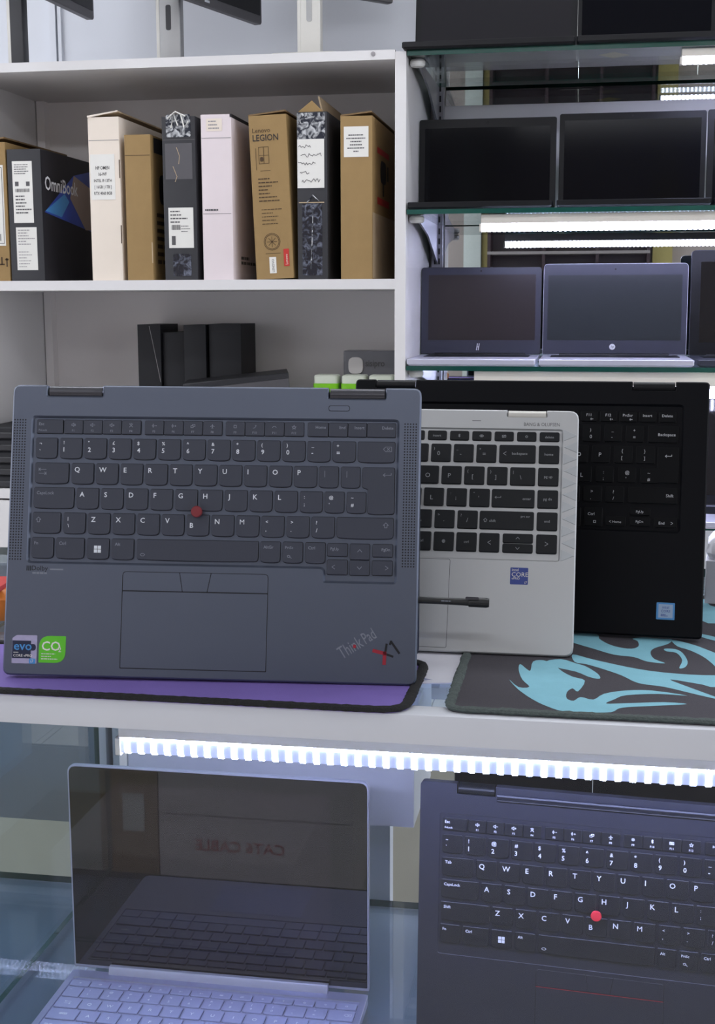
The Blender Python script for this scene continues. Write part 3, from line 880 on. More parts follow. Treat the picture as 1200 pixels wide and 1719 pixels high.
def grille(root, x0, x1, y0, y1, mt, step=.0021, r=.00062, slant=0.0):
    mb = MB()
    ny = int((y1 - y0) / step); nx = int((x1 - x0) / step)
    for i in range(nx + 1):
        for j in range(ny + 1):
            cx = x0 + i * step; cy = y0 + j * step
            mb.add([(cx + r * math.cos(a), cy + r * math.sin(a), .00008) for a in (0, 1.05, 2.09, 3.14, 4.19, 5.24)], [(0, 1, 2, 3, 4, 5)])
    o = mb.build('speaker_grille', mt, root, False); o['kind'] = 'stuff'
    return o


def stick(root, x, y, mt):
    s = MB().lathe([(.0030, -.001), (.0030, .0012), (.0042, .0020), (.0044, .0034), (.0038, .0042), (.0016, .0045)], n=18).build('pointing_stick', mt, root, loc=(x, y, 0))
    return s


def trackpad_think(root, x0, x1, mtp, line_mt, dy=0.0):
    """three stick buttons above a touchpad, outlined by a dark gap"""
    MB().prism(rpoly([(x0 - .0006, .0070), (x1 + .0006, .0070), (x1 + .0006, .0803 + dy), (x0 - .0006, .0803 + dy)], [.0006, .0006, .003, .003]), -.001, .0001).build('touchpad_gap', line_mt, root)
    MB().prism(rrect(x0, .0076, x1, .0652 + dy, .0006), -.001, .0002, ch=.0001).build('touchpad', mtp, root)
    a, b = x0 + (x1 - x0) * .392, x0 + (x1 - x0) * .414
    c, d = x0 + (x1 - x0) * .586, x0 + (x1 - x0) * .610
    MB().prism(rpoly([(x0, .0660 + dy), (b - .0003, .0660 + dy), (a - .0003, .0799 + dy), (x0, .0799 + dy)], [.0005, .0005, .0005, .0025]), -.001, .0003, ch=.0001).build('stick_button', mtp, root)
    MB().prism(rpoly([(b + .0003, .0660 + dy), (c - .0003, .0660 + dy), (d - .0003, .0799 + dy), (a + .0003, .0799 + dy)], .0005), -.001, .0003, ch=.0001).build('stick_button', mtp, root)
    MB().prism(rpoly([(c + .0003, .0660 + dy), (x1, .0660 + dy), (x1, .0799 + dy), (d + .0003, .0799 + dy)], [.0005, .0005, .0025, .0005]), -.001, .0003, ch=.0001).build('stick_button', mtp, root)


SCL = 1.012
# ------------------------------------------------------------------ grey convertible in front (tent)
F = thing('laptop', 'storm-grey convertible laptop standing tent-wise on the purple mat, keyboard facing out', 'laptop')
MF = set_pose(F, (-.4303 * SCL, .9038 * SCL, 1.2 - .2780 * SCL), 5.44, 12.84, -0.40, SCL)
WELL_F = rpoly([(.0154, .0850), (.2428, .0850), (.2428, .0745), (.2984, .0745), (.2984, .1986), (.0154, .1986)], [.0035, .003, .002, .0035, .0035, .0035])
base_body(.3144, .2223, .0115, WELL_F, 'f_deck', F, notches=[(.0272, .0703, .0083), (.2442, .2874, .0083)])
keyboard(F, think_layout(False), 'think', 'f_key', 'f_legend', -.0022, dim='f_legend_dim')
stick(F, .1464, .1264, 'red_cap')
trackpad_think(F, .0909, .2013, 'f_deck', 'gap')
grille(F, .0024, .0124, .0880, .1965, 'gap')
grille(F, .3024, .3112, .0880, .1960, 'gap')
MB().prism(rrect(.2443, .2042, .2605, .2087, .0021, 5), -.0005, .00012).build('power_button_gap', 'gap', F)
MB().prism(rrect(.2447, .2046, .2601, .2083, .0018, 5), -.0005, .0003, ch=.0001).build('power_button', 'f_deck', F)
lid_parts(F, .3144, .2080, .2172, -.0125, 17, .006, 'f_deck', 'screen', [(.0284, .0694), (.2452, .2866)], 'f_hinge')
mb = MB().text('Dolby', .0052, .0200, .0797, xy, .0001).strokes([[(.0162, .0797), (.0162, .0830)], [(.0176, .0797), (.0176, .0830)], [(.0190, .0797), (.0190, .0830)]], .0008, xy, .0001)
mb.build('deck_lettering', 'gap', F, False)
mb = MB(); print_rows(mb, .0205, .0768, .0400, .0786, 1, xy, .0001, 0, .7, 3); mb.strokes([[(.0345, .0807), (.0440, .0807)]], .0012, xy, .0001)
mb.build('deck_lettering', 'f_legend_dim', F, False)
# slanted badge
sl = rad(33)
mb = MB().text('Think', .0135, .2590, .0180, xy, .0002, 'L', 0, sl, .62).text('Pad', .0125, .2765, .0297, xy, .0002, 'L', 0, sl, .58)
mb.build('badge_lettering', 'f_legend_dim', F, False)
MB().flat(rrect(.2668, .0266, .2690, .0292, .0008), xy, .0003).build('badge_dot', 'dark_red_ink', F, False)
MB().strokes([[(.2822, .0250), (.2908, .0230)], [(.2905, .0238), (.2902, .0155)]], .0026, xy, .0003).build('badge_mark', 'dark_red_ink', F, False)
MB().strokes([[(.2908, .0236), (.2918, .0300)], [(.2910, .0228), (.2965, .0210)], [(.2943, .0300), (.2950, .0322), (.3012, .0236)]], .0016, xy, .0003).build('badge_mark', 'gap', F, False)
# stickers
s = MB().prism(rpoly([(.0070, .0090), (.0262, .0090), (.0262, .0304), (.0105, .0304), (.0070, .0280)], .0006), 0, .0002).build('sticker', 'sticker_silver', F)
s['label'] = 'silver foil chip sticker'
MB().flat(rectp(.0072, .0128, .0216, .0262), xy, .0003).flat(rrect(.0203, .0187, .0254, .0238, .0024, 5), xy, .00031).build('sticker_panel', 'sticker_navy', s, False)
MB().text('evo', .0092, .0084, .0192, xy, .0004, 'L', 0, 0, 1.06, bold=True).build('sticker_lettering', 'sticker_sky', s, False)
mb = MB().text('CORE vPRO', .0028, .0082, .0140, xy, .0004); print_rows(mb, .0082, .0168, .016, .0178, 1, xy, .0004); mb.build('sticker_lettering', 'paper', s, False)
MB().flat(rrect(.0205, .0088, .0254, .0128, .001), xy, .0003).build('sticker_panel', 'sticker_sky', s, False)
MB().text('i7', .0034, .0229, .0097, xy, .0004, 'C').build('sticker_lettering', 'paper', s, False)
s = MB().prism(rpoly([(.0278, .0099), (.0484, .0099), (.0484, .0302), (.0278, .0302)], [.0006, .0085, .0006, .0085], 6), 0, .0002).build('sticker', 'sticker_green', F)
s['label'] = 'green leaf-shaped CO2 sticker'
mb = MB().text('CO', .0098, .0300, .0192, xy, .0003, bold=True).text('2', .0055, .0428, .0182, xy, .0003); print_rows(mb, .0298, .0118, .0450, .0176, 3, xy, .0003, 0, .3, 9)
mb.build('sticker_lettering', 'paper', s, False)
# stylus pulled out of its slot in the right side
P = thing('stylus', 'black stylus sticking out of the side slot of the grey laptop', 'stylus')
P.matrix_world = MF @ Matrix.Translation((.3100, .0635, -.0065)) @ Matrix.Rotation(rad(-1.2), 4, 'Z') @ Matrix.Rotation(rad(-4), 4, 'Y')
MB().tube([(0, 0, 0), (.028, 0, 0), (.042, 0, 0)], .0026, 12, rs=[.0026, .0026, .0028]).build('barrel', 'pen_black', P)
MB().tube([(.0420, 0, 0), (.0425, 0, 0), (.0555, 0, 0), (.0575, 0, 0)], .0038, 12, rs=[.0030, .0036, .0037, .0031]).build('cap', 'pen_black', P)
MB().prism(rrect(.040, .0018, .050, .0040, .001), .0028, .0040).build('clip', 'f_hinge', P)
mb = MB(); print_rows(mb, .022, -.0006, .036, .0008, 1, xy, .00262); mb.build('pen_print', 'f_legend_dim', P, False)

# ------------------------------------------------------------------ silver laptop behind it
H_ = thing('laptop', 'silver convertible laptop with black keys standing between the grey and black laptops', 'laptop')
set_pose(H_, (-.3232 * SCL, 1.0269 * SCL, 1.2 - .2785 * SCL), .705, 22.43, -.21, SCL)
WELL_H = rrect(.0125, .0770, .3072, .1897, .003)
base_body(.3198, .206, .0105, WELL_H, 'hp_deck', H_, cr=.008, well_d=.0014, notches=[(.0266, .0592, .0055), (.2606, .2932, .0055)], bot=.005)
ks = []
q = .9856
fy = (181.6 * q, 189.7 * q)
ics = ['power', 'cam', 'eye', 'bt', 'kb', 'proj', 'vol+', 'vol-', 'mute', 'mic', 'sun+', 'sun-', 'globe', 'star']
ks.append(K(288, 304, *fy, [('delete', 8, 5.4, 3.0, 'C')]))
for i in range(1, 14):
    x = 288 - 18.75 * i
    ks.append(K(x, x + 15.7, *fy, [('i:' + ics[i - 1], 7.8, 4.2, .95)] if i != 5 else [('insert', 7.8, 5.4, 3, 'C')]))
ks.append(K(15, 41, *fy, [('Esc', 3, 5.4, 3)]))
ny = (162.3 * q, 178 * q)
ks.append(K(15, 24, *ny, [('~', 2, 6, 3.6)]))
ks += row(26.2, 19.06, 16.4, *ny, [[(a, 2.2, 5.2, 3.2), (b, 5.2, 10.2, 5.2)] for a, b in zip('!@#$%^&*()_+', '1234567890-=')])
ks.append(K(254.9, 284.8, *ny, [('i:left', 4.5, 7.6, .9), ('backspace', 10.5, 8.6, 3.2)]))
qy = (142.8 * q, 158.5 * q); ay = (123.5 * q, 139.1 * q); zy = (104.4 * q, 120 * q); by = (84.8 * q, 101 * q)
ks.append(K(15, 33.5, *qy, [('tab', 3, 8.8, 3.4)]))
ks += row(36, 19.05, 16.5, *qy, [[(c, 5.4, 10.2, 5.4)] for c in 'QWERTYUIOP'] + [[('{', 2.4, 5.4, 3.2), ('[', 6.4, 10.4, 4.8)], [('}', 2.4, 5.4, 3.2), (']', 6.4, 10.4, 4.8)]])
ks.append(K(264.6, 285, *qy, [('|', 2.4, 5.4, 3.2), ('\\', 8, 10.4, 4.8)]))
ks.append(K(15, 38.6, *ay, [('caps lock', 2.4, 8.8, 3.2)]))
ks += row(41.1, 19.05, 16.5, *ay, [[(c, 5.4, 10.2, 5.4)] for c in 'ASDFGHJKL'] + [[(':', 3.2, 5.4, 3.2), (';', 7.4, 9.8, 4.8)], [('"', 3.2, 5.4, 3.2), ("'", 7.4, 9.8, 4.8)]])
ks.append(K(250.1, 285, *ay, [('i:enter', 5, 7.2, .8), ('enter', -2.6, 9, 3.2, 'R')]))
ks.append(K(15, 48.4, *zy, [('i:shift', 4, 8, .8), ('shift', 7.4, 9, 3.2)]))
ks += row(51, 19.05, 16.4, *zy, [[(c, 5.4, 10.2, 5.4)] for c in 'ZXCVBNM'] + [[('<', 2.6, 5.4, 3.2), (',', 7.4, 9.8, 5)], [('>', 2.6, 5.4, 3.2), ('.', 7.4, 9.8, 5)], [('?', 2.6, 5.4, 3.2), ('/', 7.4, 10, 5)]])
ks.append(K(240.8, 285, *zy, [('i:shift', 4.6, 8, .8), ('shift', 8, 9.4, 3.2), ('prt scr', -3, 5, 2.8, 'R')]))
for yy, tx in ((ny, 'home'), (qy, 'pg up'), (ay, 'pg dn'), (zy, 'end')):
    ks.append(K(287.7, 304.2, *yy, [(tx, 8.2, 8.8, 3.2, 'C')]))
for i, tx in enumerate(('fn', 'ctrl', 'win', 'alt')):
    ks.append(K(15 + 19 * i, 31.4 + 19 * i, *by, [(tx, 8.2, 9 if tx != 'win' else 8, 3.4 if tx != 'win' else 4.6, 'C')]))
ks += [K(91, 163.2, *by), K(165.4, 181.8, *by, [('alt', 8.2, 9, 3.2, 'C')]), K(184.5, 201, *by, [('ctrl', 8.2, 9, 3.2, 'C')]),
       K(203.5, 220, *by, [('i:fp', 8.2, 8, 1)]), K(222.3, 238.8, *by, [('ctrl', 8.2, 9, 3, 'C')]), K(241.2, 257.5, *by, [('i:left', 8.2, 8, 1)]),
       K(260.4, 284.8, 93.2 * q, 101 * q, [('i:up', 12.2, 3.8, .9)]), K(260.4, 284.8, 84.8 * q, 92.4 * q, [('i:down', 12.2, 3.8, .9)]), K(287.8, 304.3, *by, [('i:right', 8.2, 8, 1)])]
keyboard(H_, ks, 'flat', 'hp_key', 'hp_legend', -.0014, gapw=.25)
for sx in (0, 1):        # faceted speaker strips
    for i in range(11):
        ya = .0775 + i * .0102
        x0, x1 = (.3078, .3192) if sx else (.0006, .0120)
        MB().prism([(x0, ya), (x1, ya + .0050), (x0, ya + .0099)] if (i % 2 == 0) else [(x1, ya), (x1, ya + .0099), (x0, ya + .0050)], 0, .00035, ch=.0002).build('speaker_facet', 'hp_tri', H_)
MB().prism(rrect(.1015, .0031, .2180, .0766, .0015), -.001, .00008).build('touchpad_gap', 'gap', H_)
MB().prism(rrect(.1018, .0034, .2177, .0763, .0013), -.001, .00016).build('touchpad', 'hp_deck', H_)
lid_parts(H_, .3198, .194, .2015, -.0112, 0.6, .0055, 'hp_deck', 'screen', [(.0272, .0586), (.2612, .2926)], 'stand_light', .008)
MB().text('BANG & OLUFSEN', .0042, .2745, .1922, xy, .0001, 'L', 0, 0, .88).build('deck_lettering', 'ink', H_, False)
MB().prism(rrect(.231, .1958, .2385, .1964, .0003), 0, .0001).build('mic_slot', 'ink', H_)
s = MB().prism(rrect(.2675, .0572, .2820, .0712, .0007), 0, .0002).build('sticker', 'sticker_blue', H_); s['label'] = 'dark blue processor sticker'
MB().text('intel', .0033, .2688, .0682, xy, .0003).text('CORE', .0052, .2687, .0637, xy, .0003).text('vPRO', .0028, .2687, .0612, xy, .0003).text('i7', .0028, .2812, .0580, xy, .0003, 'R').build('sticker_lettering', 'paper', s, False)

# ------------------------------------------------------------------ black laptop at the back right
D = thing('laptop', 'black convertible laptop standing on the dark turquoise-swirled mat', 'laptop')
set_pose(D, (-.21016 * SCL, 1.12043 * SCL, 1.2 - .2785 * SCL), -4.55, 17.17, .21, SCL)
base_body(.313, .22, .0125, rrect(.0170, .0882, .2925, .1998, .004), 'dell_deck', D, cr=.004, well_d=.002, notches=[(.0190, .0560, .0078), (.2480, .2845, .0078)], bot=.006)
ks = []
fy = (184, 193.4)
for i in range(16):
    x = 271.5 - 16.7 * i
    t = ['Delete', 'Insert', 'PrtScr', 'F12', 'F11', 'F10', 'F9', 'F8', 'F7', 'F6', 'F5', 'F4', 'F3', 'F2', 'F1', 'Esc'][i]
    ks.append(K(x if i < 15 else 20.5, x + 14.2, *fy, [(t, 7, 4.8, 3.4, 'C')] + ([('i:sun+', 9.5, 7.3, .7)] if 2 <= i < 15 else [])))
ny = (166.3, 181.4); qy = (147.6, 163); ay = (130.6, 144.2); zy = (113.2, 127); by = (92, 108.4)
ks.append(K(21, 37, *ny, [('`', 6, 10, 4)]))
ks += row(41.2, 18.45, 14.8, *ny, [[(a, 6, 6.2, 3.8), (b, 6, 12.4, 4.4)] for a, b in zip('!"£$%^&*()_+', '1234567890-=')])
ks.append(K(262.7, 287.8, *ny, [('Backspace', -2, 9.4, 3.6, 'R')]))
ks.append(K(21, 42.4, *qy, [('Tab', 3, 9, 3.6)]))
ks += row(45.6, 18.9, 15.6, *qy, [[(c, 6, 10, 5)] for c in 'QWERTYUIOP'] + [[('{', 6.4, 6, 4), ('[', 6.4, 12, 4)], [('}', 6.4, 6, 4), (']', 6.4, 12, 4)]])
ks.append(K(271.5, 289, 131.2, 162.9, [('i:enter', 9, 8.4, .9)]))
ks.append(K(21, 46, *ay, [('CapsLock', 2.4, 8.4, 3.4)]))
ks += row(49.6, 18.9, 15.2, *ay, [[(c, 6, 9.4, 5)] for c in 'ASDFGHJKL'] + [[(':', 6.4, 6, 4), (';', 6.4, 11.6, 4)], [('@', 6, 6, 4), ("'", 6.8, 11.6, 4)], [('~', 6, 6, 4), ('#', 6, 11.6, 4)]])
ks += [K(21, 37, *zy, [('Shift', 2.4, 8.4, 3.4)]), K(40, 55.6, *zy, [('\\', 6, 9, 4)])]
ks += row(58.9, 18.9, 15.3, *zy, [[(c, 6, 9.4, 5)] for c in 'ZXCVBNM'] + [[('<', 6, 6, 4), (',', 6, 11.6, 4)], [('>', 6, 6, 4), ('.', 6, 11.6, 4)], [('?', 6, 6, 4), ('/', 6, 11.6, 4)]])
ks.append(K(247.9, 288.8, *zy, [('Shift', -3, 8, 3.6, 'R')]))
ks += [K(21, 37, *by, [('Ctrl', 3, 9, 3.4)]), K(40, 55.6, *by, [('Fn', 3, 9, 3.4)]), K(58.9, 72, *by, [('win', 6.5, 8, 4.6)]), K(75, 89, *by, [('Alt', 3, 9, 3.4)]), K(92, 170, *by),
       K(173, 189, *by, [('Alt Gr', 8, 9, 3.2, 'C')]), K(192.5, 208.3, *by, [('PrtScr', 8, 9, 3, 'C')]), K(211.5, 226.8, *by, [('Ctrl', 3, 7, 3.6), ('i:square', 9, 12.5, 1)]),
       K(229.7, 246.6, 92.7, 101.2, [('i:left', 4, 4.6, .6), ('Home', 6, 5.8, 3)]), K(250.2, 267, 102.6, 109.4, [('PgUp', 5, 4.6, 3)]), K(250.2, 267, 93.4, 101.2, [('PgDn', 5, 5, 3)]),
       K(270.4, 289.2, 92.7, 101.2, [('End', 4, 5.8, 3.4), ('i:right', -4, 4.6, .7)])]
keyboard(D, ks, 'flat', 'dell_key', 'dell_legend', -.002, gapw=.3)
MB().prism(rrect(.103, .012, .205, .076, .002), -.001, .0001).build('touchpad', 'dell_key', D)
lid_parts(D, .313, .2105, .2155, -.0132, 37.5, .006, 'dell_deck', 'screen', [(.0196, .0554), (.2486, .2839)], 'bezel', .004)
s = MB().prism(rrect(.2751, .0147, .2902, .0290, .0007), 0, .0002).build('sticker', 'sticker_sky', D); s['label'] = 'pale blue square processor sticker'
MB().flat(rectp(.2768, .0162, .2886, .0276), xy, .0003).build('sticker_panel', 'sticker_pale', s, False)
mb = MB().text('intel', .0034, .2827, .0240, xy, .0004, 'C').text('CORE', .0030, .2827, .0208, xy, .0004, 'C'); print_rows(mb, .2788, .0172, .287, .0196, 2, xy, .0004); mb.build('sticker_lettering', 'sticker_blue', s, False)

# ------------------------------------------------------------------ black laptop with red pointing stick in the case
L = thing('laptop', 'slate-black laptop with a bright red pointing stick standing inside the glass case', 'laptop')
set_pose(L, (-.1264, 1.0151, 1.2 - .6143), -4.5, 3.84, .05, 1.0)
base_body(.316, .2245, .012, rrect(.0168, .0785, .2980, .1990, .002), 'lr_deck', L, cr=.004, well_d=.0004, notches=[(.0305, .0625, .0085), (.2535, .2855, .0085)])
keyboard(L, think_layout(True), 'think', 'lr_key', 'lr_legend', -.0008)
stick(L, .1464, .1264, 'red_bright')
trackpad_think(L, .0995, .2010, 'lr_deck', 'gap', -.0050)
MB().strokes([[(.0995, .0604), (.2010, .0604)]], .0005, xy, .0006).build('red_line', 'dark_red_ink', L, False)
lid_parts(L, .316, .215, .2190, -.0130, 14, .006, 'lr_deck', 'screen', [(.0315, .0615), (.2545, .2845)], 'bezel')
MB().tube([(.064, .2175, .0012), (.2525, .2175, .0012)], .0016, 8).build('hinge_bead', 'lr_deck', L)
MB().tube([(.064, .2135, .0006), (.2525, .2135, .0006)], .0010, 8).build('hinge_bead', 'bezel', L)
o = MB().box(-.11, .17, 1.016, 1.072, .5275, .5835).build('display_riser', 'melamine')
tag(o, 'white riser block under the slate-black laptop in the case', 'riser')
for x0, x1, nm in ((-.105, .0155, 'glossy black carton behind the slate-black laptop, left one'), (.0165, .166, 'glossy black carton behind the slate-black laptop, right one')):
    t = thing('black_carton', nm, 'box', (x0, 1.11, .5275), 0, 'black cartons in the glass case')
    MB().prism(rrect(0, 0, x1 - x0, .09, .001), 0, .335).build('body', 'screen', t)
    MB().prism(rrect(-.0003, -.0003, x1 - x0 + .0003, .0903, .001), .3352, .352, ch=.001).build('lid', 'screen', t)
    mb = MB(); r = random.Random(int(x0 * 9999))
    for _ in range(7):
        a, b = r.uniform(.01, x1 - x0 - .01), r.uniform(.27, .33)
        mb.flat(rectp(a, b, a + .0016, b + .0010), front, .0004)
    mb.build('speck_print', 'ink_pale', t, False)

# ------------------------------------------------------------------ silver laptop open on the case shelf
S = thing('laptop', 'open pale silver laptop with a mirror-like screen on the case shelf', 'laptop', (-.4909, .945, .5275), 0)
WS, DS = .300, .2155
zb = .0135
out = rpoly([(0, 0), (WS, 0), (WS, DS), (0, DS)], [.008, .008, .003, .003], 4)
mb = MB(); mb.prism(out, .0012, zb - .0012, bot_inset=.004); mb.prism(out, zb - .0012, zb, ch=.0005, holes=[rrect(.0065, .0860, .2945, .1985, .002)], hole_slope=.0003)
mb.build('base', 'll_deck', S)
for a in (.03, .27):
    for b in (.03, .19):
        MB().lathe([(.006, 0), (.006, .0014)], a, b, 12).build('rubber_foot', 'bezel', S)
ks = []
fy = (185.5, 195)
for i in range(14):
    x = 8 + i * 20.45
    ks.append(K(x, x + 19.0, *fy, [('i:' + ['x', 'mute', 'vol-', 'vol+', 'mic', 'sun-', 'sun+', 'kb', 'proj', 'globe', 'bt', 'star', 'power', 'square'][i], 9.5, 5, 1)]))
def r2(yc): return (yc - 8.4, yc + 8.4)
ks.append(K(8, 24.6, *r2(174), [('~', 4, 6, 4)]))
ks += row(26.0, 20.2, 18.4, *r2(174), [[(a, 6, 6.4, 4.2), (b, 6, 13.4, 4.8)] for a, b in zip('!@#$%^&*()_+', '1234567890-=')])
ks.append(K(268.4, 293, *r2(174), [('i:bksp', -6, 8, 1)]))
ks.append(K(8, 30.6, *r2(153.8), [('i:tab', 11, 8.5, 1)]))
ks += row(32.0, 20.2, 18.4, *r2(153.8), [[(c, 9, 11, 6, 'C')] for c in 'QWERTYUIOP[]'])
ks.append(K(274.4, 293, *r2(153.8), [('\\', 8, 11, 5)]))
ks.append(K(8, 36.6, *r2(133.6), [('i:globe', 12, 8, 1.4), ('i:kb', 16, 8, 1.4)]))
ks += row(38.2, 20.2, 18.4, *r2(133.6), [[(c, 9, 11, 6, 'C')] for c in "ASDFGHJKL;'"])
ks.append(K(260.4, 293, *r2(133.6), [('i:enter', 16, 8, 1)]))
ks.append(K(8, 46.6, *r2(113.4), [('Shift', 4, 9, 4.6)]))
ks += row(48.2, 20.2, 18.4, *r2(113.4), [[(c, 9, 11, 6, 'C')] for c in "ZXCVBNM,./"])
ks.append(K(250.2, 293, *r2(113.4), [('Shift', 4, 9, 4.6)]))
xs = [8, 28.2, 48.4, 68.6, 88.8, 189.8, 210, 230.2, 250.4, 272]
ks += [K(a, b - 1.6, 88.5, 103.5) for a, b in zip(xs, xs[1:] + [294.6])]
keyboard(S, ks, 'low', 'll_key', 'll_legend', zb - .0012, gapw=.3)
MB().prism(rrect(.098, .008, .202, .076, .002), zb - .001, zb + .0001).build('touchpad', 'll_key', S)
MB().prism(rrect(.0065, .1988, .2945, .2006, .0006), zb, zb + .0006).build('deck_rim', 'lid_silver', S)
MB().prism(rpoly([(DS - .006, -.001), (DS + .002, -.001), (DS + .002, .0075), (DS - .003, .0075)], .0012), .039, .2605, mp=lambda a_, b_, e=0: (e, a_, zb + b_)).build('hinge', 'lid_silver', S)
mpS = lambda x, t_, e=0: (x, DS + .0035 - e, zb + .0012 + t_)
lid = MB().prism(rpoly([(0, 0), (WS, 0), (WS, .212), (0, .212)], [.001, .001, .009, .009], 6), -.0050, 0, ch=.0004, mp=mpS).build('display_lid', 'lid_silver', S)
MB().prism(rpoly([(.0016, .003), (WS - .0016, .003), (WS - .0016, .2104), (.0016, .2104)], [.001, .001, .0075, .0075], 6), 0, .0003, mp=mpS).build('screen', 'screen_mirror', lid)

# ================================================================== CARTONS ON THE SHELF
SZ = 1.2477


def carton(label, x, w, h, d, mt, y=2.612, z=SZ, lean=0.0, yaw=0.0, group='laptop cartons on the shelf', seam=True, side_mt=None):
    t = thing('laptop_carton', label, 'box', (x, y, z), 0, group)
    t.rotation_euler = (0, rad(lean), rad(yaw))
    mb = MB()
    mb.prism(rrect(0, 0, w, d, .0015, 2), 0, h)
    b = mb.build('body', mt, t)
    if seam:
        MB().strokes([[(.0015, h * .86), (w - .0015, h * .86)]], .0012, front, .0004).build('tuck_seam', 'ink_brown' if mt == 'kraft' else ('ink_pale' if mt != 'black_card' else 'ink'), t, False)
    return t


def rside(w):
    return lambda a, b, e=0: (w + e, a, b)


def flap(t, w, d, h, mt, ang=20, edge='L', thick=.003, x0=None):
    """a lifted top flap running along the depth"""
    a = rad(ang)
    L = w * .98
    if edge == 'L':
        pts = [(0, h), (L * math.cos(a), h + L * math.sin(a)), (L * math.cos(a) - thick * math.sin(a), h + L * math.sin(a) + thick * math.cos(a)), (-thick * math.sin(a) * 0, h + thick)]
    else:
        pts = [(w, h), (w - L * math.cos(a), h + L * math.sin(a)), (w - L * math.cos(a), h + L * math.sin(a) + thick), (w, h + thick)]
    mp = lambda p, q, e=0: (p, e, q)
    return MB().prism(pts, .002, d - .002, mp=mp).build('flap', mt, t)


def label_on(t, x0, y0, x1, y1, mp=front, e=.0006, mt='paper', name='label'):
    return MB().prism(rectp(x0, y0, x1, y1), .0001, e, mp=lambda a, b, ee=0: mp(a, b, ee)).build(name, mt, t)


# 0 brown at the left edge
t = carton('brown carton with a large bordered white label at the left picture edge', -1.256, .072, .281, .34, 'kraft', seam=False)
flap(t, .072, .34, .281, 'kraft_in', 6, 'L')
lb = label_on(t, .006, .072, .0655, .235)
MB().strokes([[(.009, .077), (.0625, .077), (.0625, .230), (.009, .230), (.009, .077)]], .0012, front, .0008).build('label_border', 'ink', lb, False)
mb = MB(); print_rows(mb, .014, .11, .058, .205, 9, front, .0008, 0, .4, 4); barcode(mb, .030, .082, .055, .096, front, .0008); mb.build('label_print', 'ink', lb, False)
MB().strokes([[(.050, .034), (.060, .034)], [(.055, .034), (.055, .048)], [(.066, .030), (.066, .046)], [(.063, .044), (.069, .044)]], .003, front, .0005).build('carton_symbols', 'ink_brown', t, False)

# 1 black/navy
w = .073
t = carton('black carton with two white shipping labels and a blue laptop picture on its side', -1.181, w, .266, .37, 'black_card', seam=False)
MB().flat(rectp(.002, .002, .368, .264), rside(w), .0005).build('side_print', 'navy_card', t, False)
MB().flat([(.010, .140), (.30, .110), (.36, .12), (.36, .26), (.175, .228)], rside(w), .0009).build('picture_swoosh', 'blue_print', t, False)
MB().flat([(.014, .143), (.10, .135), (.145, .170), (.12, .185)], rside(w), .0011).build('picture_glow', 'sticker_sky', t, False)
MB().flat([(.175, .228), (.150, .178), (.235, .115), (.36, .12), (.36, .19)], rside(w), .0012).build('picture_laptop', 'tan_print', t, False)
MB().text('OmniBook', .040, .016, .186, rside(w), .0014, bold=True).build('side_lettering', 'white_ink', t, False)
lb = label_on(t, .011, .118, .054, .242)
mb = MB(); print_rows(mb, .015, .215, .050, .237, 5, front, .0008, 0, .35, 6); barcode(mb, .016, .180, .046, .187, front, .0008)
mb.flat(rectp(.016, .192, .024, .201), front, .0008).flat(rectp(.040, .192, .048, .201), front, .0008); print_rows(mb, .016, .135, .050, .175, 6, front, .0008, 0, .4, 8)
mb.build('label_print', 'ink', lb, False)
lb = label_on(t, .014, .022, .059, .109)
mb = MB(); print_rows(mb, .018, .072, .055, .106, 6, front, .0008, 0, .35, 11); print_rows(mb, .018, .026, .050, .062, 6, front, .0008, 0, .25, 12); mb.build('label_print', 'ink_pale', lb, False)

# 2 tall white
w = .066
t = carton('tall off-white carton with a printed gaming-laptop label on its front', -1.004, w, .325, .37, 'white_card')
flap(t, w, .37, .325, 'kraft_light', 8, 'L')
MB().prism([(0, .005), (w * .98, .016), (w * .98, .018), (0, .009)], .0, .003, mp=lambda a, b, e=0: (a, e - .002, .325 + b - .006)).build('flap', 'white_card', t)
lb = label_on(t, .003, .162, .055, .252)
mb = MB()
for i, (s_, sz) in enumerate((('HP OMEN', .0095), ('16-WF', .0092), ('INTEL I9 13TH', .0085), ('[ 16GB | 1TB ]', .0085), ('RTX 4060 8GB', .0085))):
    mb.text(s_, sz, .029, .222 - i * .0125, front, .0008, 'C', 0, 0, .72, bold=True)
mb.build('label_print', 'ink_black', lb, False)
MB().strokes([[(w - .0008, .075), (w - .0008, .110)], [(w - .0008, .205), (w - .0008, .240)]], .0022, front, .0005).build('slit', 'ink_brown', t, False)

# 3 small brown
w = .055
t = carton('short plain brown carton with black print on its side, next to the tall white carton', -.928, w, .289, .36, 'kraft')
MB().flat(rectp(.02, .255, .33, .285), rside(w), .0005).flat(rrect(.05, .155, .16, .215, .02), rside(w), .0005).build('side_print', 'ink_black', t, False)
mb = MB(); print_rows(mb, .03, .03, .33, .14, 7, rside(w), .0005, 0, .5, 21); mb.build('side_print', 'ink_brown', t, False)
MB().strokes([[(w - .001, .035), (w - .001, .075)]], .0022, front, .0006).build('slit', 'kraft_light', t, False)

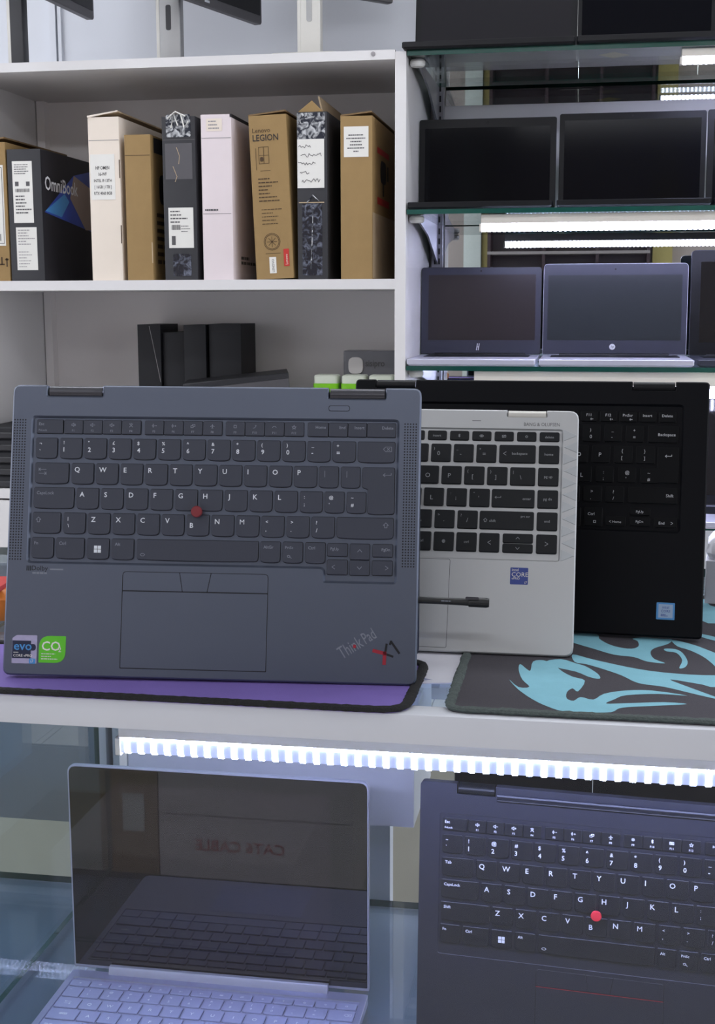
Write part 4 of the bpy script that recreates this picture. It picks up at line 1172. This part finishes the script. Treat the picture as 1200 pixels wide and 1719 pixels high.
# 4 black taped
w = .069
t = carton('dark carton with crinkled tape on top and a white barcode label low on its front', -.848, w, .322, .37, 'black_card')
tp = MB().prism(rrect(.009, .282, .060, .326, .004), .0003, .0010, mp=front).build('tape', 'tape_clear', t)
mb = MB()
for a, b, c in (((.012, .318), (.030, .331), (.050, .322)), ((.020, .300), (.026, .327), (.034, .304)), ((.040, .327), (.048, .300), (.056, .312))):
    mb.tube([front(*a, .001), front(*b, .004), front(*c, .001)], .0016, 6)
mb.build('tape_crinkle', 'paper', tp)
MB().flat(rectp(.006, .200, .062, .270), front, .0004).build('front_panel', 'plastic_grey', t, False)
MB().strokes([[(.030, .262), (.036, .245), (.034, .230)], [(.022, .225), (.030, .205), (.026, .195)]], .0012, front, .0008).build('scratch', 'kraft_light', t, False)
lb = label_on(t, .010, .064, .062, .144)
mb = MB(); print_rows(mb, .014, .112, .058, .140, 4, front, .0008, 0, .35, 31); barcode(mb, .016, .100, .034, .110, front, .0008); print_rows(mb, .036, .094, .056, .110, 3, front, .0008, 0, .25, 33)
mb.flat(rectp(.016, .070, .024, .088), front, .0008); mb.build('label_print', 'ink', lb, False)
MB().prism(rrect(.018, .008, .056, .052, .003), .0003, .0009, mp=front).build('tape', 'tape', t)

# 5 white
w = .063
t = carton('clean pinkish-white carton with a thin line across its front', -.767, w, .324, .36, 'pink_card')
lb = label_on(t, .012, .292, .044, .316, mt='white_card'); mb = MB(); print_rows(mb, .016, .294, .040, .314, 3, front, .0008, 0, .4, 41); mb.build('label_print', 'ink_pale', lb, False)
mb = MB(); print_rows(mb, .006, .136, .040, .141, 1, front, .0006, 0, .7, 42); mb.strokes([[(.002, .131), (w - .003, .131)]], .0008, front, .0006); mb.build('front_print', 'ink', t, False)
mb = MB(); print_rows(mb, .06, .03, .2, .05, 2, rside(w), .0006, 0, .6, 43); mb.build('side_print', 'ink', t, False)
MB().box(w - .003, w + .0006, .0, .36, .318, .3245).build('corner_gap', 'ink_black', t)

# 6 brown LEGION, leaning a little
w = .077
t = carton('brown carton printed LEGION, leaning left against the white carton', -.6565, w, .319, .36, 'kraft', lean=-2.3, seam=False)
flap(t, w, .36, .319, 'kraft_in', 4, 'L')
MB().text('Lenovo', .0125, .007, .286, front, .0006).build('front_lettering', 'ink_brown', t, False)
MB().text('LEGION', .0175, .007, .270, front, .0006, 'L', 0, 0, .86, bold=True).build('front_lettering', 'ink_black', t, False)
mb = MB()
mb.strokes([[(.018, .226), (.018, .258), (.038, .258), (.038, .226), (.018, .226)], [(.018, .242), (.038, .242)], [(.028, .226), (.028, .258)], [(.012, .214), (.012, .256)], [(.020, .212), (.040, .212)]], .0009, front, .0006)
mb.flat(rrect(.020, .230, .027, .239, .003), front, .0006)
print_rows(mb, .014, .150, .056, .200, 7, front, .0006, 0, .3, 51); print_rows(mb, .018, .105, .060, .140, 5, front, .0006, 0, .2, 52)
cx, cy, R0 = .036, .073, .0165
for rr in (R0, R0 * .86):
    mb.strokes([[(cx + rr * math.cos(a * math.pi / 10), cy + rr * math.sin(a * math.pi / 10)) for a in range(21)]], .0009, front, .0006)
mb.strokes([[(cx - .01, cy), (cx + .01, cy)], [(cx, cy - .01), (cx, cy + .01)], [(cx - .007, cy - .007), (cx + .007, cy + .007)], [(cx - .007, cy + .007), (cx + .007, cy - .007)], [(.022, .050), (.052, .050)]], .0009, front, .0006)
mb.build('front_print', 'ink_brown', t, False)
lb = label_on(t, .0285, .011, .0425, .043); MB().text('LENOVO', .0072, .0385, .0135, front, .0008, 'L', 0, rad(90), .9).build('label_print', 'ink', lb, False)
lb = label_on(t, .0585, .024, .0695, .058, mt='red_ink', name='red_tag'); MB().text('Lenovo', .0072, .0665, .0275, front, .0008, 'L', 0, rad(90), .95).build('label_print', 'white_card', lb, False)

# 7 black with handwritten sheet
w = .061
t = carton('dark carton with a handwritten white sheet under glossy tape and open top flaps', -.571, w, .324, .36, 'black_card', seam=False)
MB().prism([(.001, 0), (.030, .022), (.052, .001)], 0, .003, mp=lambda a, b, e=0: (a, e + .004, .324 + b)).build('flap', 'kraft', t)
MB().loft([[(.046, .02, .324), (.049, .02, .324), (.042, .02, .356), (.039, .02, .356)], [(.046, .34, .324), (.049, .34, .324), (.047, .34, .350), (.044, .34, .350)]]).build('flap', 'kraft_light', t)
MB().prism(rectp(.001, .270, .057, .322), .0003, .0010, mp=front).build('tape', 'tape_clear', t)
lb = label_on(t, .001, .178, .055, .272, e=.0012)
mb = MB(); r = random.Random(61)
for i, (L0, L1) in enumerate(((.004, .030), (.008, .050), (.003, .038), (.006, .026), (.010, .048))):
    x = L0; pts = []
    while x < L1:
        pts.append((x, .258 - i * .0165 + r.uniform(-.004, .004))); x += r.uniform(.0016, .0034)
    mb.strokes([pts], .0011, front, .0015)
mb.build('handwriting', 'ink', lb, False)
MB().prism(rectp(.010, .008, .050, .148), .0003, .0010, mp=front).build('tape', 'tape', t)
MB().strokes([[(.004, .150), (.054, .150)]], .002, front, .0013).build('tape_edge', 'kraft_light', t, False)
mb = MB().tube([front(.020, .150, .001), front(.032, .164, .003), front(.044, .152, .001)], .0014, 6).tube([front(.032, .140, .001), front(.030, .080, .002), front(.027, .02, .001)], .0010, 6)
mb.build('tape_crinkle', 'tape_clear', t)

# 8 brown at the right
w = .0635
t = carton('brown carton with a typed white note on its front beside the rack divider', -.4835, w, .314, .36, 'kraft', seam=False)
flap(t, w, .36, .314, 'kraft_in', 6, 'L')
lb = label_on(t, .007, .236, .056, .294)
mb = MB()
for i, (a, b) in enumerate(((.016, .046), (.012, .050), (.020, .042), (.019, .043), (.014, .048), (.026, .036))):
    r = random.Random(70 + i); x = a
    while x < b:
        ww = r.uniform(.002, .005); mb.flat(rectp(x, .2765 - i * .0062, min(b, x + ww), .2788 - i * .0062), front, .0008); x += ww + .0007
mb.build('label_print', 'ink', lb, False)
MB().flat(rectp(.06, .250, .22, .262), rside(w), .0006).build('side_print', 'red_ink', t, False)
MB().flat(rectp(.06, .150, .22, .164), rside(w), .0006).build('side_print', 'red_ink', t, False)
mb = MB().flat(rrect(.10, .195, .18, .240, .02), rside(w), .0006).flat(rectp(.13, .170, .15, .2), rside(w), .0006).flat(rectp(.195, .205, .21, .235), rside(w), .0006); mb.build('side_print', 'ink_black', t, False)
MB().flat(rectp(.004, .002, .356, .13), rside(w), .0004).build('worn_patch', 'kraft_light', t, False)

# ------------------------------------------------------------------ lower compartment
LZ = 0.8105
for i, (x0, x1, zt, yy) in enumerate(((-.994, -.940, 1.154, 2.85), (-.939, -.884, 1.136, 2.86), (-.883, -.832, 1.153, 2.84), (-.828, -.754, 1.155, 2.85))):
    lab = ['leftmost black carton in the dark row, with a pale edge line', 'shortest black carton in the dark row', 'black carton third from the left in the dark row', 'widest black carton at the right end of the dark row'][i]
    t = thing('dark_carton', lab, 'box', (x0, yy, LZ), 0, 'black cartons in the lower compartment')
    MB().prism(rrect(0, 0, x1 - x0, .13, .001), 0, zt - LZ).build('body', 'deep_black', t)
    MB().strokes([[(.002, zt - LZ - .016), (x1 - x0 - .002, zt - LZ - .016)]], .0008, front, .0004).build('tuck_seam', 'ink_black', t, False)
    if i == 0:
        MB().strokes([[(.028, .340), (.036, .30), (.052, .215)]], .0012, front, .0006).build('edge_line', 'ink_pale', t, False)
t = thing('grey_carton', 'flat dark grey carton tipped up in front of the black cartons', 'box', (-.80, 2.64, LZ)); t.rotation_euler = (0, rad(-6), rad(14))
MB().prism(rrect(0, 0, .22, .16, .003), 0, .213).build('body', 'plastic_grey', t)
MB().prism(rrect(-.0005, -.0005, .2205, .1605, .003), .2135, .225, ch=.001).build('lid', 'plastic_dark', t)
for i, (x, lab) in enumerate(((-.567, 'lime-green tub with white cap, leftmost of three'), (-.507, 'lime-green tub with white cap, middle of three'), (-.449, 'lime-green tub with white cap, next to the divider'))):
    t = thing('green_tub', lab, 'tub', (x + .028, 2.75, LZ), 0, 'lime green tubs')
    MB().prism(rrect(-.027, -.026, .027, .026, .008), 0, .222).build('body', 'green_plastic', t)
    MB().prism(rrect(-.0255, -.0245, .0255, .0245, .008), .2222, .240, ch=.003).build('cap', 'white_cap', t)
    for dx in (-.012, .004):
        MB().box(dx, dx + .003, -.0275, -.0262, .01, .215).build('rib', 'green_plastic', t)
t = thing('blister_pack', 'grey translucent pack standing behind the green tubs', 'package', (-.527, 2.87, LZ))
MB().prism(rrect(0, 0, .118, .06, .006), 0, .286, ch=.002).build('body', 'clear_pack', t)
MB().prism(rrect(.012, .235, .045, .272, .014, 5), .0003, .004, ch=.001, mp=front).build('bubble', 'melamine_dull', t)
MB().text('sisipro', .020, .050, .252, front, .0006, 'L', 0, 0, .82, bold=True).build('front_lettering', 'ink', t, False)
for i in range(5):
    t = thing('closed_laptop', ['bottom', 'second from the bottom', 'middle', 'second from the top', 'topmost'][i] + ' closed black laptop of the stack at the left edge', 'laptop', (-1.262, 2.615, LZ + i * .0262), 0, 'closed black laptops in a stack')
    MB().prism(rrect(0, 0, .066 + .002 * (i % 2), .24, .006), .0005, .0145, ch=.002, bot_inset=.003).build('base', 'plastic_dark', t)
    MB().prism(rrect(0, .002, .067, .238, .006), .0148, .0258, ch=.003).build('lid', 'deep_black', t)

# ================================================================== MONITORS ON TOP OF THE UNIT
TZ = 1.6815


def monitor(label, far, dirdeg, pole, pole_w, pole_mt, base_mt, zb, W=.50, H_=.30, lite=False, bw=.066):
    a = rad(dirdeg)
    d = Vector((math.sin(a), math.cos(a), 0)); n = Vector((math.cos(a), -math.sin(a), 0))
    t = thing('monitor', label, 'monitor', (pole[0], pole[1], TZ), 0, 'monitors on the shelf unit')
    o = Vector((pole[0], pole[1], TZ)); far = Vector((far[0], far[1], zb))
    mp = lambda u_, v_, e=0: tuple(far - d * (W - u_) + Vector((0, 0, v_)) + n * e - o)
    pn = MB().prism(rrect(0, 0, W, H_, .006), -.022, 0, ch=.002, bot_inset=.008, mp=mp).build('panel', 'plastic_grey', t)
    MB().prism(rrect(.008, .018, W - .008, H_ - .008, .002), 0, .0006, mp=mp).build('screen', 'screen_matte', pn)
    MB().flat(rectp(W * .55, .006, W * .55 + .018, .011), mp, .0009).build('brand_mark', 'logo_silver', pn, False)
    MB().prism(rrect(-pole_w / 2, -.014, pole_w / 2, .014, .004), .006, .36).build('pole', pole_mt, t)
    if lite is not None:
        MB().prism(rrect(-.005, .075, .006, .125, .0045, 4), .0142, .0149, mp=lambda p, q_, e=0: (p, -e, q_)).build('cable_slot', 'plastic_dark' if not lite else 'stand_silver', t)
    MB().box(-pole_w / 2 - .0006, -pole_w / 2 + .006, -.0146, .0146, .006, .36).build('edge_strip', 'stand_light', t)
    c = far - d * (W / 2) + Vector((0, 0, H_ / 2)) - n * .022 - o
    MB().tube([(0, 0, .30), (c.x, c.y, .30)], .02, 10).build('neck', pole_mt, t)
    MB().prism(rrect(-bw, -.075, bw, .085, .012), 0, .006, ch=.001).build('base', base_mt, t)
    return t
monitor('monitor with a black stand at the left end of the shelf unit top', (-1.102, 2.93), 4, (-1.192, 2.72), .034, 'plastic_dark', 'plastic_dark', 1.828, lite=None, bw=.062)
monitor('monitor on a grey stand with a cable slot, middle of the shelf unit top', (-.716, 2.93), 17.6, (-.862, 2.73), .050, 'stand_silver', 'plastic_grey', 1.8035)
monitor('monitor on a light silver stand near the rack divider', (-.425, 2.93), 44, (-.560, 2.70), .046, 'stand_light', 'stand_light', 1.837, W=.46, lite=True)

# ================================================================== LAPTOPS ON THE GLASS RACK
def rack_laptop(label, x0, x1, z, yb, h, frame_mt, screen_mt, logo=None, bez=(.008, .008, .008, .016), lean=6, depth=.20, group='open laptops on the glass rack', rim=None, cr=.005, bh=.014, base_mt=None):
    W = x1 - x0
    t = thing('laptop', label, 'laptop', (x0, yb, z), 0, group)
    base = MB().prism(rrect(.001, -depth, W - .001, .006, .006), .0008, bh, ch=.001, bot_inset=.004).build('base', base_mt or frame_mt, t)
    a = rad(lean)
    mp = lambda u_, v_, e=0: (u_, .002 + v_ * math.sin(a) - e * math.cos(a), bh + .001 + v_ * math.cos(a) + e * math.sin(a))
    lid = MB().prism(rpoly([(0, 0), (W, 0), (W, h), (0, h)], [.001, .001, cr, cr], 5), -.006, 0, ch=.0006, mp=mp).build('display_lid', rim or frame_mt, t)
    MB().prism(rpoly([(.0012, .001), (W - .0012, .001), (W - .0012, h - .0012), (.0012, h - .0012)], [.001, .001, cr * .8, cr * .8], 5), 0, .0004, mp=mp).build('bezel', 'bezel' if not rim else frame_mt, lid)
    MB().prism(rrect(bez[0], bez[3], W - bez[1], h - bez[2], .001), .0004, .0007, mp=mp).build('screen', screen_mt, lid)
    MB().lathe([(.0018, 0), (.0018, .0006)], n=8).build('webcam', 'slot', lid, loc=mp(W * .5, h - bez[2] * .5, .0006), rot=(rad(90), 0, 0))
    if logo == 'round':
        MB().lathe([(.0062, 0), (.0062, .0004)], n=18).build('round_logo', 'logo_silver', lid, loc=mp(W * .49, bez[3] * .55, .0005), rot=(rad(90) - a, 0, 0))
        MB().text('hp', .0075, W * .49, bez[3] * .55 - .002, mp, .0013, 'C', 0, 0, .9, .2).build('logo_lettering', 'ink', lid, False)
    elif logo == 'bar':
        MB().strokes([[(W * .47, bez[3] * .3), (W * .478, bez[3] * .75)], [(W * .478, bez[3] * .52), (W * .49, bez[3] * .52)], [(W * .485, bez[3] * .3), (W * .493, bez[3] * .75)]], .0018, mp, .0006).build('logo_lettering', 'logo_silver', lid, False)
    # deck keys are only hinted at this distance: keyboard block in the deck
    MB().prism(rrect(.02, -.115, W - .02, -.018, .003), bh, bh + .0006).build('keyboard', 'bezel', base)
    if 'blue-black' in label:
        MB().prism([(.042, -.075), (.072, -.102), (.102, -.065), (.072, -.038)], .0001, .0007).build('sticker', 'yellow_card', base)
    MB().tube([(W * .12, .0, bh), (W * .88, .0, bh)], .004, 8).build('hinge', 'bezel', t)
    return t
GA, GB, GC, GD = 1.678, 1.3805, 1.0765, .769
rack_laptop('grey-screened open laptop at the left of the top glass shelf', -.360, -.0312, GA, 2.79, .21, 'bezel', 'screen_matte', depth=.205, bez=(.012, .012, .01, .018), lean=8)
rack_laptop('open laptop with a dark blue-black screen on the top glass shelf', -.0304, .2386, GA, 2.79, .20, 'bezel', 'screen_ar', depth=.205, lean=6)
rack_laptop('open laptop at the right picture edge of the top glass shelf', .2394, .52, GA, 2.79, .20, 'bezel', 'screen', depth=.2, lean=9)
rack_laptop('open black laptop at the left of the middle glass shelf', -.350, -.068, GB, 2.785, .180, 'bezel', 'screen_ar', bez=(.012, .012, .018, .010), lean=3, depth=.185)
rack_laptop('open black laptop in the centre of the middle glass shelf, second from the divider', -.062, .229, GB, 2.785, .185, 'bezel', 'screen_ar', bez=(.010, .010, .014, .010), lean=3, depth=.185)
rack_laptop('open black laptop at the right picture edge of the middle glass shelf', .232, .50, GB, 2.785, .187, 'bezel', 'screen_ar', bez=(.012, .010, .018, .010), lean=4, depth=.185)
rack_laptop('open laptop with brownish screen and small slanted logo on the lower glass shelf', -.350, -.094, GC, 2.83, .184, 'bezel_navy', 'screen_brown', 'bar', (.016, .012, .016, .030), 3, .235, rim='plastic_dark', cr=.007, base_mt='lid_silver')
rack_laptop('open laptop with grey-green screen and round silver logo on the lower glass shelf', -.090, .208, GC, 2.83, .190, 'bezel_navy', 'screen_green', 'round', (.010, .012, .024, .030), 3, .235, rim='lid_silver', cr=.010, base_mt='lid_silver')
rack_laptop('open laptop with thick navy bezel at the right picture edge of the lower glass shelf', .213, .51, GC, 2.83, .216, 'bezel_navy', 'screen', None, (.020, .02, .024, .026), 4, .22, cr=.010)
rack_laptop('open laptop with silver keyboard deck on the lowest glass shelf at the right edge', .215, .50, GD, 2.78, .245, 'lid_silver', 'screen', None, (.012, .012, .02, .02), 8, .22)

# ================================================================== MATS AND SMALL THINGS ON THE COUNTER
t = thing('desk_mat', 'purple cloth desk mat with black stitched edge under the grey laptop', 'mat', (-.45, 1.04, ZC))
out = []
for x, y in rrect(-.80, .8835, -.1175, 1.018, .024, 6):
    out.append((x + .45, y - 1.04))
MB().prism(out, .0002, .0026, ch=.0006).build('cloth', 'purple_pad', t)
ring = [Vector((x, y, .0024)) for x, y in offset(ccw(out), .0022)]
def dense(pts, step):
    res = []
    for a, b in zip(pts, pts[1:] + pts[:1]):
        n = max(1, int((b - a).length / step))
        res += [a.lerp(b, i / n) for i in range(n)]
    return res
def rope(ring, r, wob, n=8, seed=1):
    rr = random.Random(seed); mb = MB(); pts = ring
    rings = []
    N = len(pts)
    for i, p in enumerate(pts):
        d_ = (pts[(i + 1) % N] - pts[i - 1]).normalized(); s_ = Vector((-d_.y, d_.x, 0))
        R = r * (1 + wob * (rr.random() - .5)) * (1 + .10 * (i % 2))
        rings.append([p + s_ * (R * math.cos(2 * math.pi * k_ / n)) * 1.35 + Vector((0, 0, R * .75 * math.sin(2 * math.pi * k_ / n))) for k_ in range(n)])
    rings.append(rings[0])
    return mb.loft(rings, False, False)
rope(dense(ring, .004), .0030, .12).build('stitched_edge', 'black_stitch', t)
t = thing('desk_mat', 'charcoal gaming mat with turquoise swirls under the black laptop', 'mat', (.2, 1.09, ZC))
out = [(x - .2, y - 1.09) for x, y in rrect(-.0915, .8935, .60, 1.29, .014, 5)]
MB().prism(out, .0002, .0028, ch=.0006).build('cloth', 'pad_dark', t)
rope(dense([Vector((x, y, .0024)) for x, y in offset(ccw(out), .0022)], .0026), .0028, .3, seed=4).build('stitched_edge', 'pad_stitch', t)
SW = {
'a': [(-4, 1124), (16, 1125), (18, 1110), (25, 1094), (34, 1084), (44, 1081), (50, 1090), (50, 1107), (46, 1115), (56, 1121), (69, 1119), (79, 1118), (75, 1102), (63, 1086), (59, 1071), (61, 1052), (69, 1040), (55, 1043), (45, 1055), (29, 1060), (13, 1076), (0, 1089), (-4, 1096)],
'b': [(-4, 1055), (9, 1045), (21, 1036), (48, 1019), (76, 1011), (111, 1012), (180, 1030), (180, 1000), (107, 979), (93, 984), (70, 994), (83, 975), (104, 947), (87, 957), (65, 973), (46, 980), (34, 999), (20, 1015), (7, 1027), (-2, 1032)],
'b2': [(-1, 1028), (7, 1020), (16, 1000), (17, 987), (9, 991), (-1, 1004), (-19, 1016), (-25, 1030), (-13, 1039)],
'c': [(-51, 974), (-43, 955), (-35, 957), (-41, 975), (-45, 1000), (-45, 1019), (-39, 1005), (-36, 1002), (-35, 1028), (-27, 1033), (-19, 1023), (-11, 1002), (-3, 989), (6, 980), (1, 951), (-3, 958), (-7, 948), (-7, 932), (-2, 927), (3, 937), (12, 932), (20, 948), (36, 959), (55, 962), (80, 953), (60, 954), (36, 947), (27, 935), (21, 924), (35, 927), (62, 934), (78, 932), (55, 924), (39, 919), (30, 914), (24, 904), (8, 901), (-9, 901), (-20, 910), (-31, 925), (-43, 949)],
'd': [(79, 1116), (93, 1105), (104, 1090), (116, 1064), (111, 1019), (106, 1044), (100, 1066), (91, 1084), (82, 1095)],
'd2': [(71, 1085), (80, 1085), (85, 1073), (87, 1048), (84, 1031), (79, 1027), (83, 1051), (80, 1073), (72, 1077)],
'e': [(118, 1280), (123, 1253), (133, 1239), (128, 1188), (110, 1190)],
'f': [(106, 1140), (122, 1125), (121, 1114), (105, 1129)]}


def smooth(p, n=3):
    N = len(p); out = []
    for i in range(N):
        p0, p1, p2, p3 = (Vector(p[(i + j - 1) % N]) for j in range(4))
        for k_ in range(n):
            s_ = k_ / n
            out.append(tuple(0.5 * ((2 * p1) + (p2 - p0) * s_ + (2 * p0 - 5 * p1 + 4 * p2 - p3) * s_ * s_ + (3 * p1 - p0 - 3 * p2 + p3) * s_ ** 3)))
    return out
for kx, (nm, pts) in enumerate(SW.items()):
    MB().flat(smooth([(x * MM - .2, y * MM - 1.09) for x, y in pts]), xy, .0029 + kx * .00002).build('swirl_print', 'teal_print', t, False)

o = MB().loft([[(-.140, .955, ZC + .0004), (-.075, .968, ZC + .0004), (-.088, 1.075, ZC + .0004), (-.150, 1.075, ZC + .0004)], [(-.140, .955, ZC + .0012), (-.075, .968, ZC + .0012), (-.088, 1.075, ZC + .0022), (-.150, 1.075, ZC + .0022)]]).build('paper_sheet', 'poly_white')
tag(o, 'white paper with a blue corner print lying between the two mats', 'paper')
MB().flat([(-.130, .966), (-.1085, .9655), (-.130, .974)], xy, ZC + .0024).build('corner_print', 'sticker_blue', o, False)
t = thing('small_carton', 'small white carton with a blue mark at the back of the charcoal mat', 'box', (.118, 1.262, ZC + .0030), rad(-6))
MB().prism(rrect(0, 0, .10, .05, .002), 0, .042, ch=.001).build('body', 'poly_white', t)
MB().flat(rectp(.010, .018, .055, .026), front, .0006).build('blue_mark', 'sticker_sky', t, False)
t = thing('white_pouch', 'crumpled white pouch lying on top of the small white carton', 'pouch', (.118, 1.262, ZC + .0454), rad(-6))
mb = MB(); rr = random.Random(3)
prof = []
for z_, ins in ((0, .004), (.006, 0), (.014, .002), (.022, .008), (.027, .014)):
    prof.append([(x + rr.uniform(-.002, .002), y + rr.uniform(-.002, .002), z_) for x, y in rrect(ins, ins * .6, .10 - ins, .05 - ins * .6, .008)])
mb.loft(prof).build('body', 'poly_white', t)
t = thing('snack_packet', 'orange and red packet at the left picture edge behind the grey laptop', 'packet', (-.60, 1.07, ZC + .0042), rad(6))
prof = []
for z_, ins in ((0, .006), (.008, 0), (.020, .0), (.028, .010)):
    prof.append([(x, y, z_) for x, y in rrect(ins, ins * .5, .10 - ins, .045 - ins * .5, .008)])
MB().loft(prof).build('body', 'orange_pack', t)
MB().prism(rrect(.012, -.002, .088, .047, .001), .0278, .032).build('crimp', 'red_ink', t)
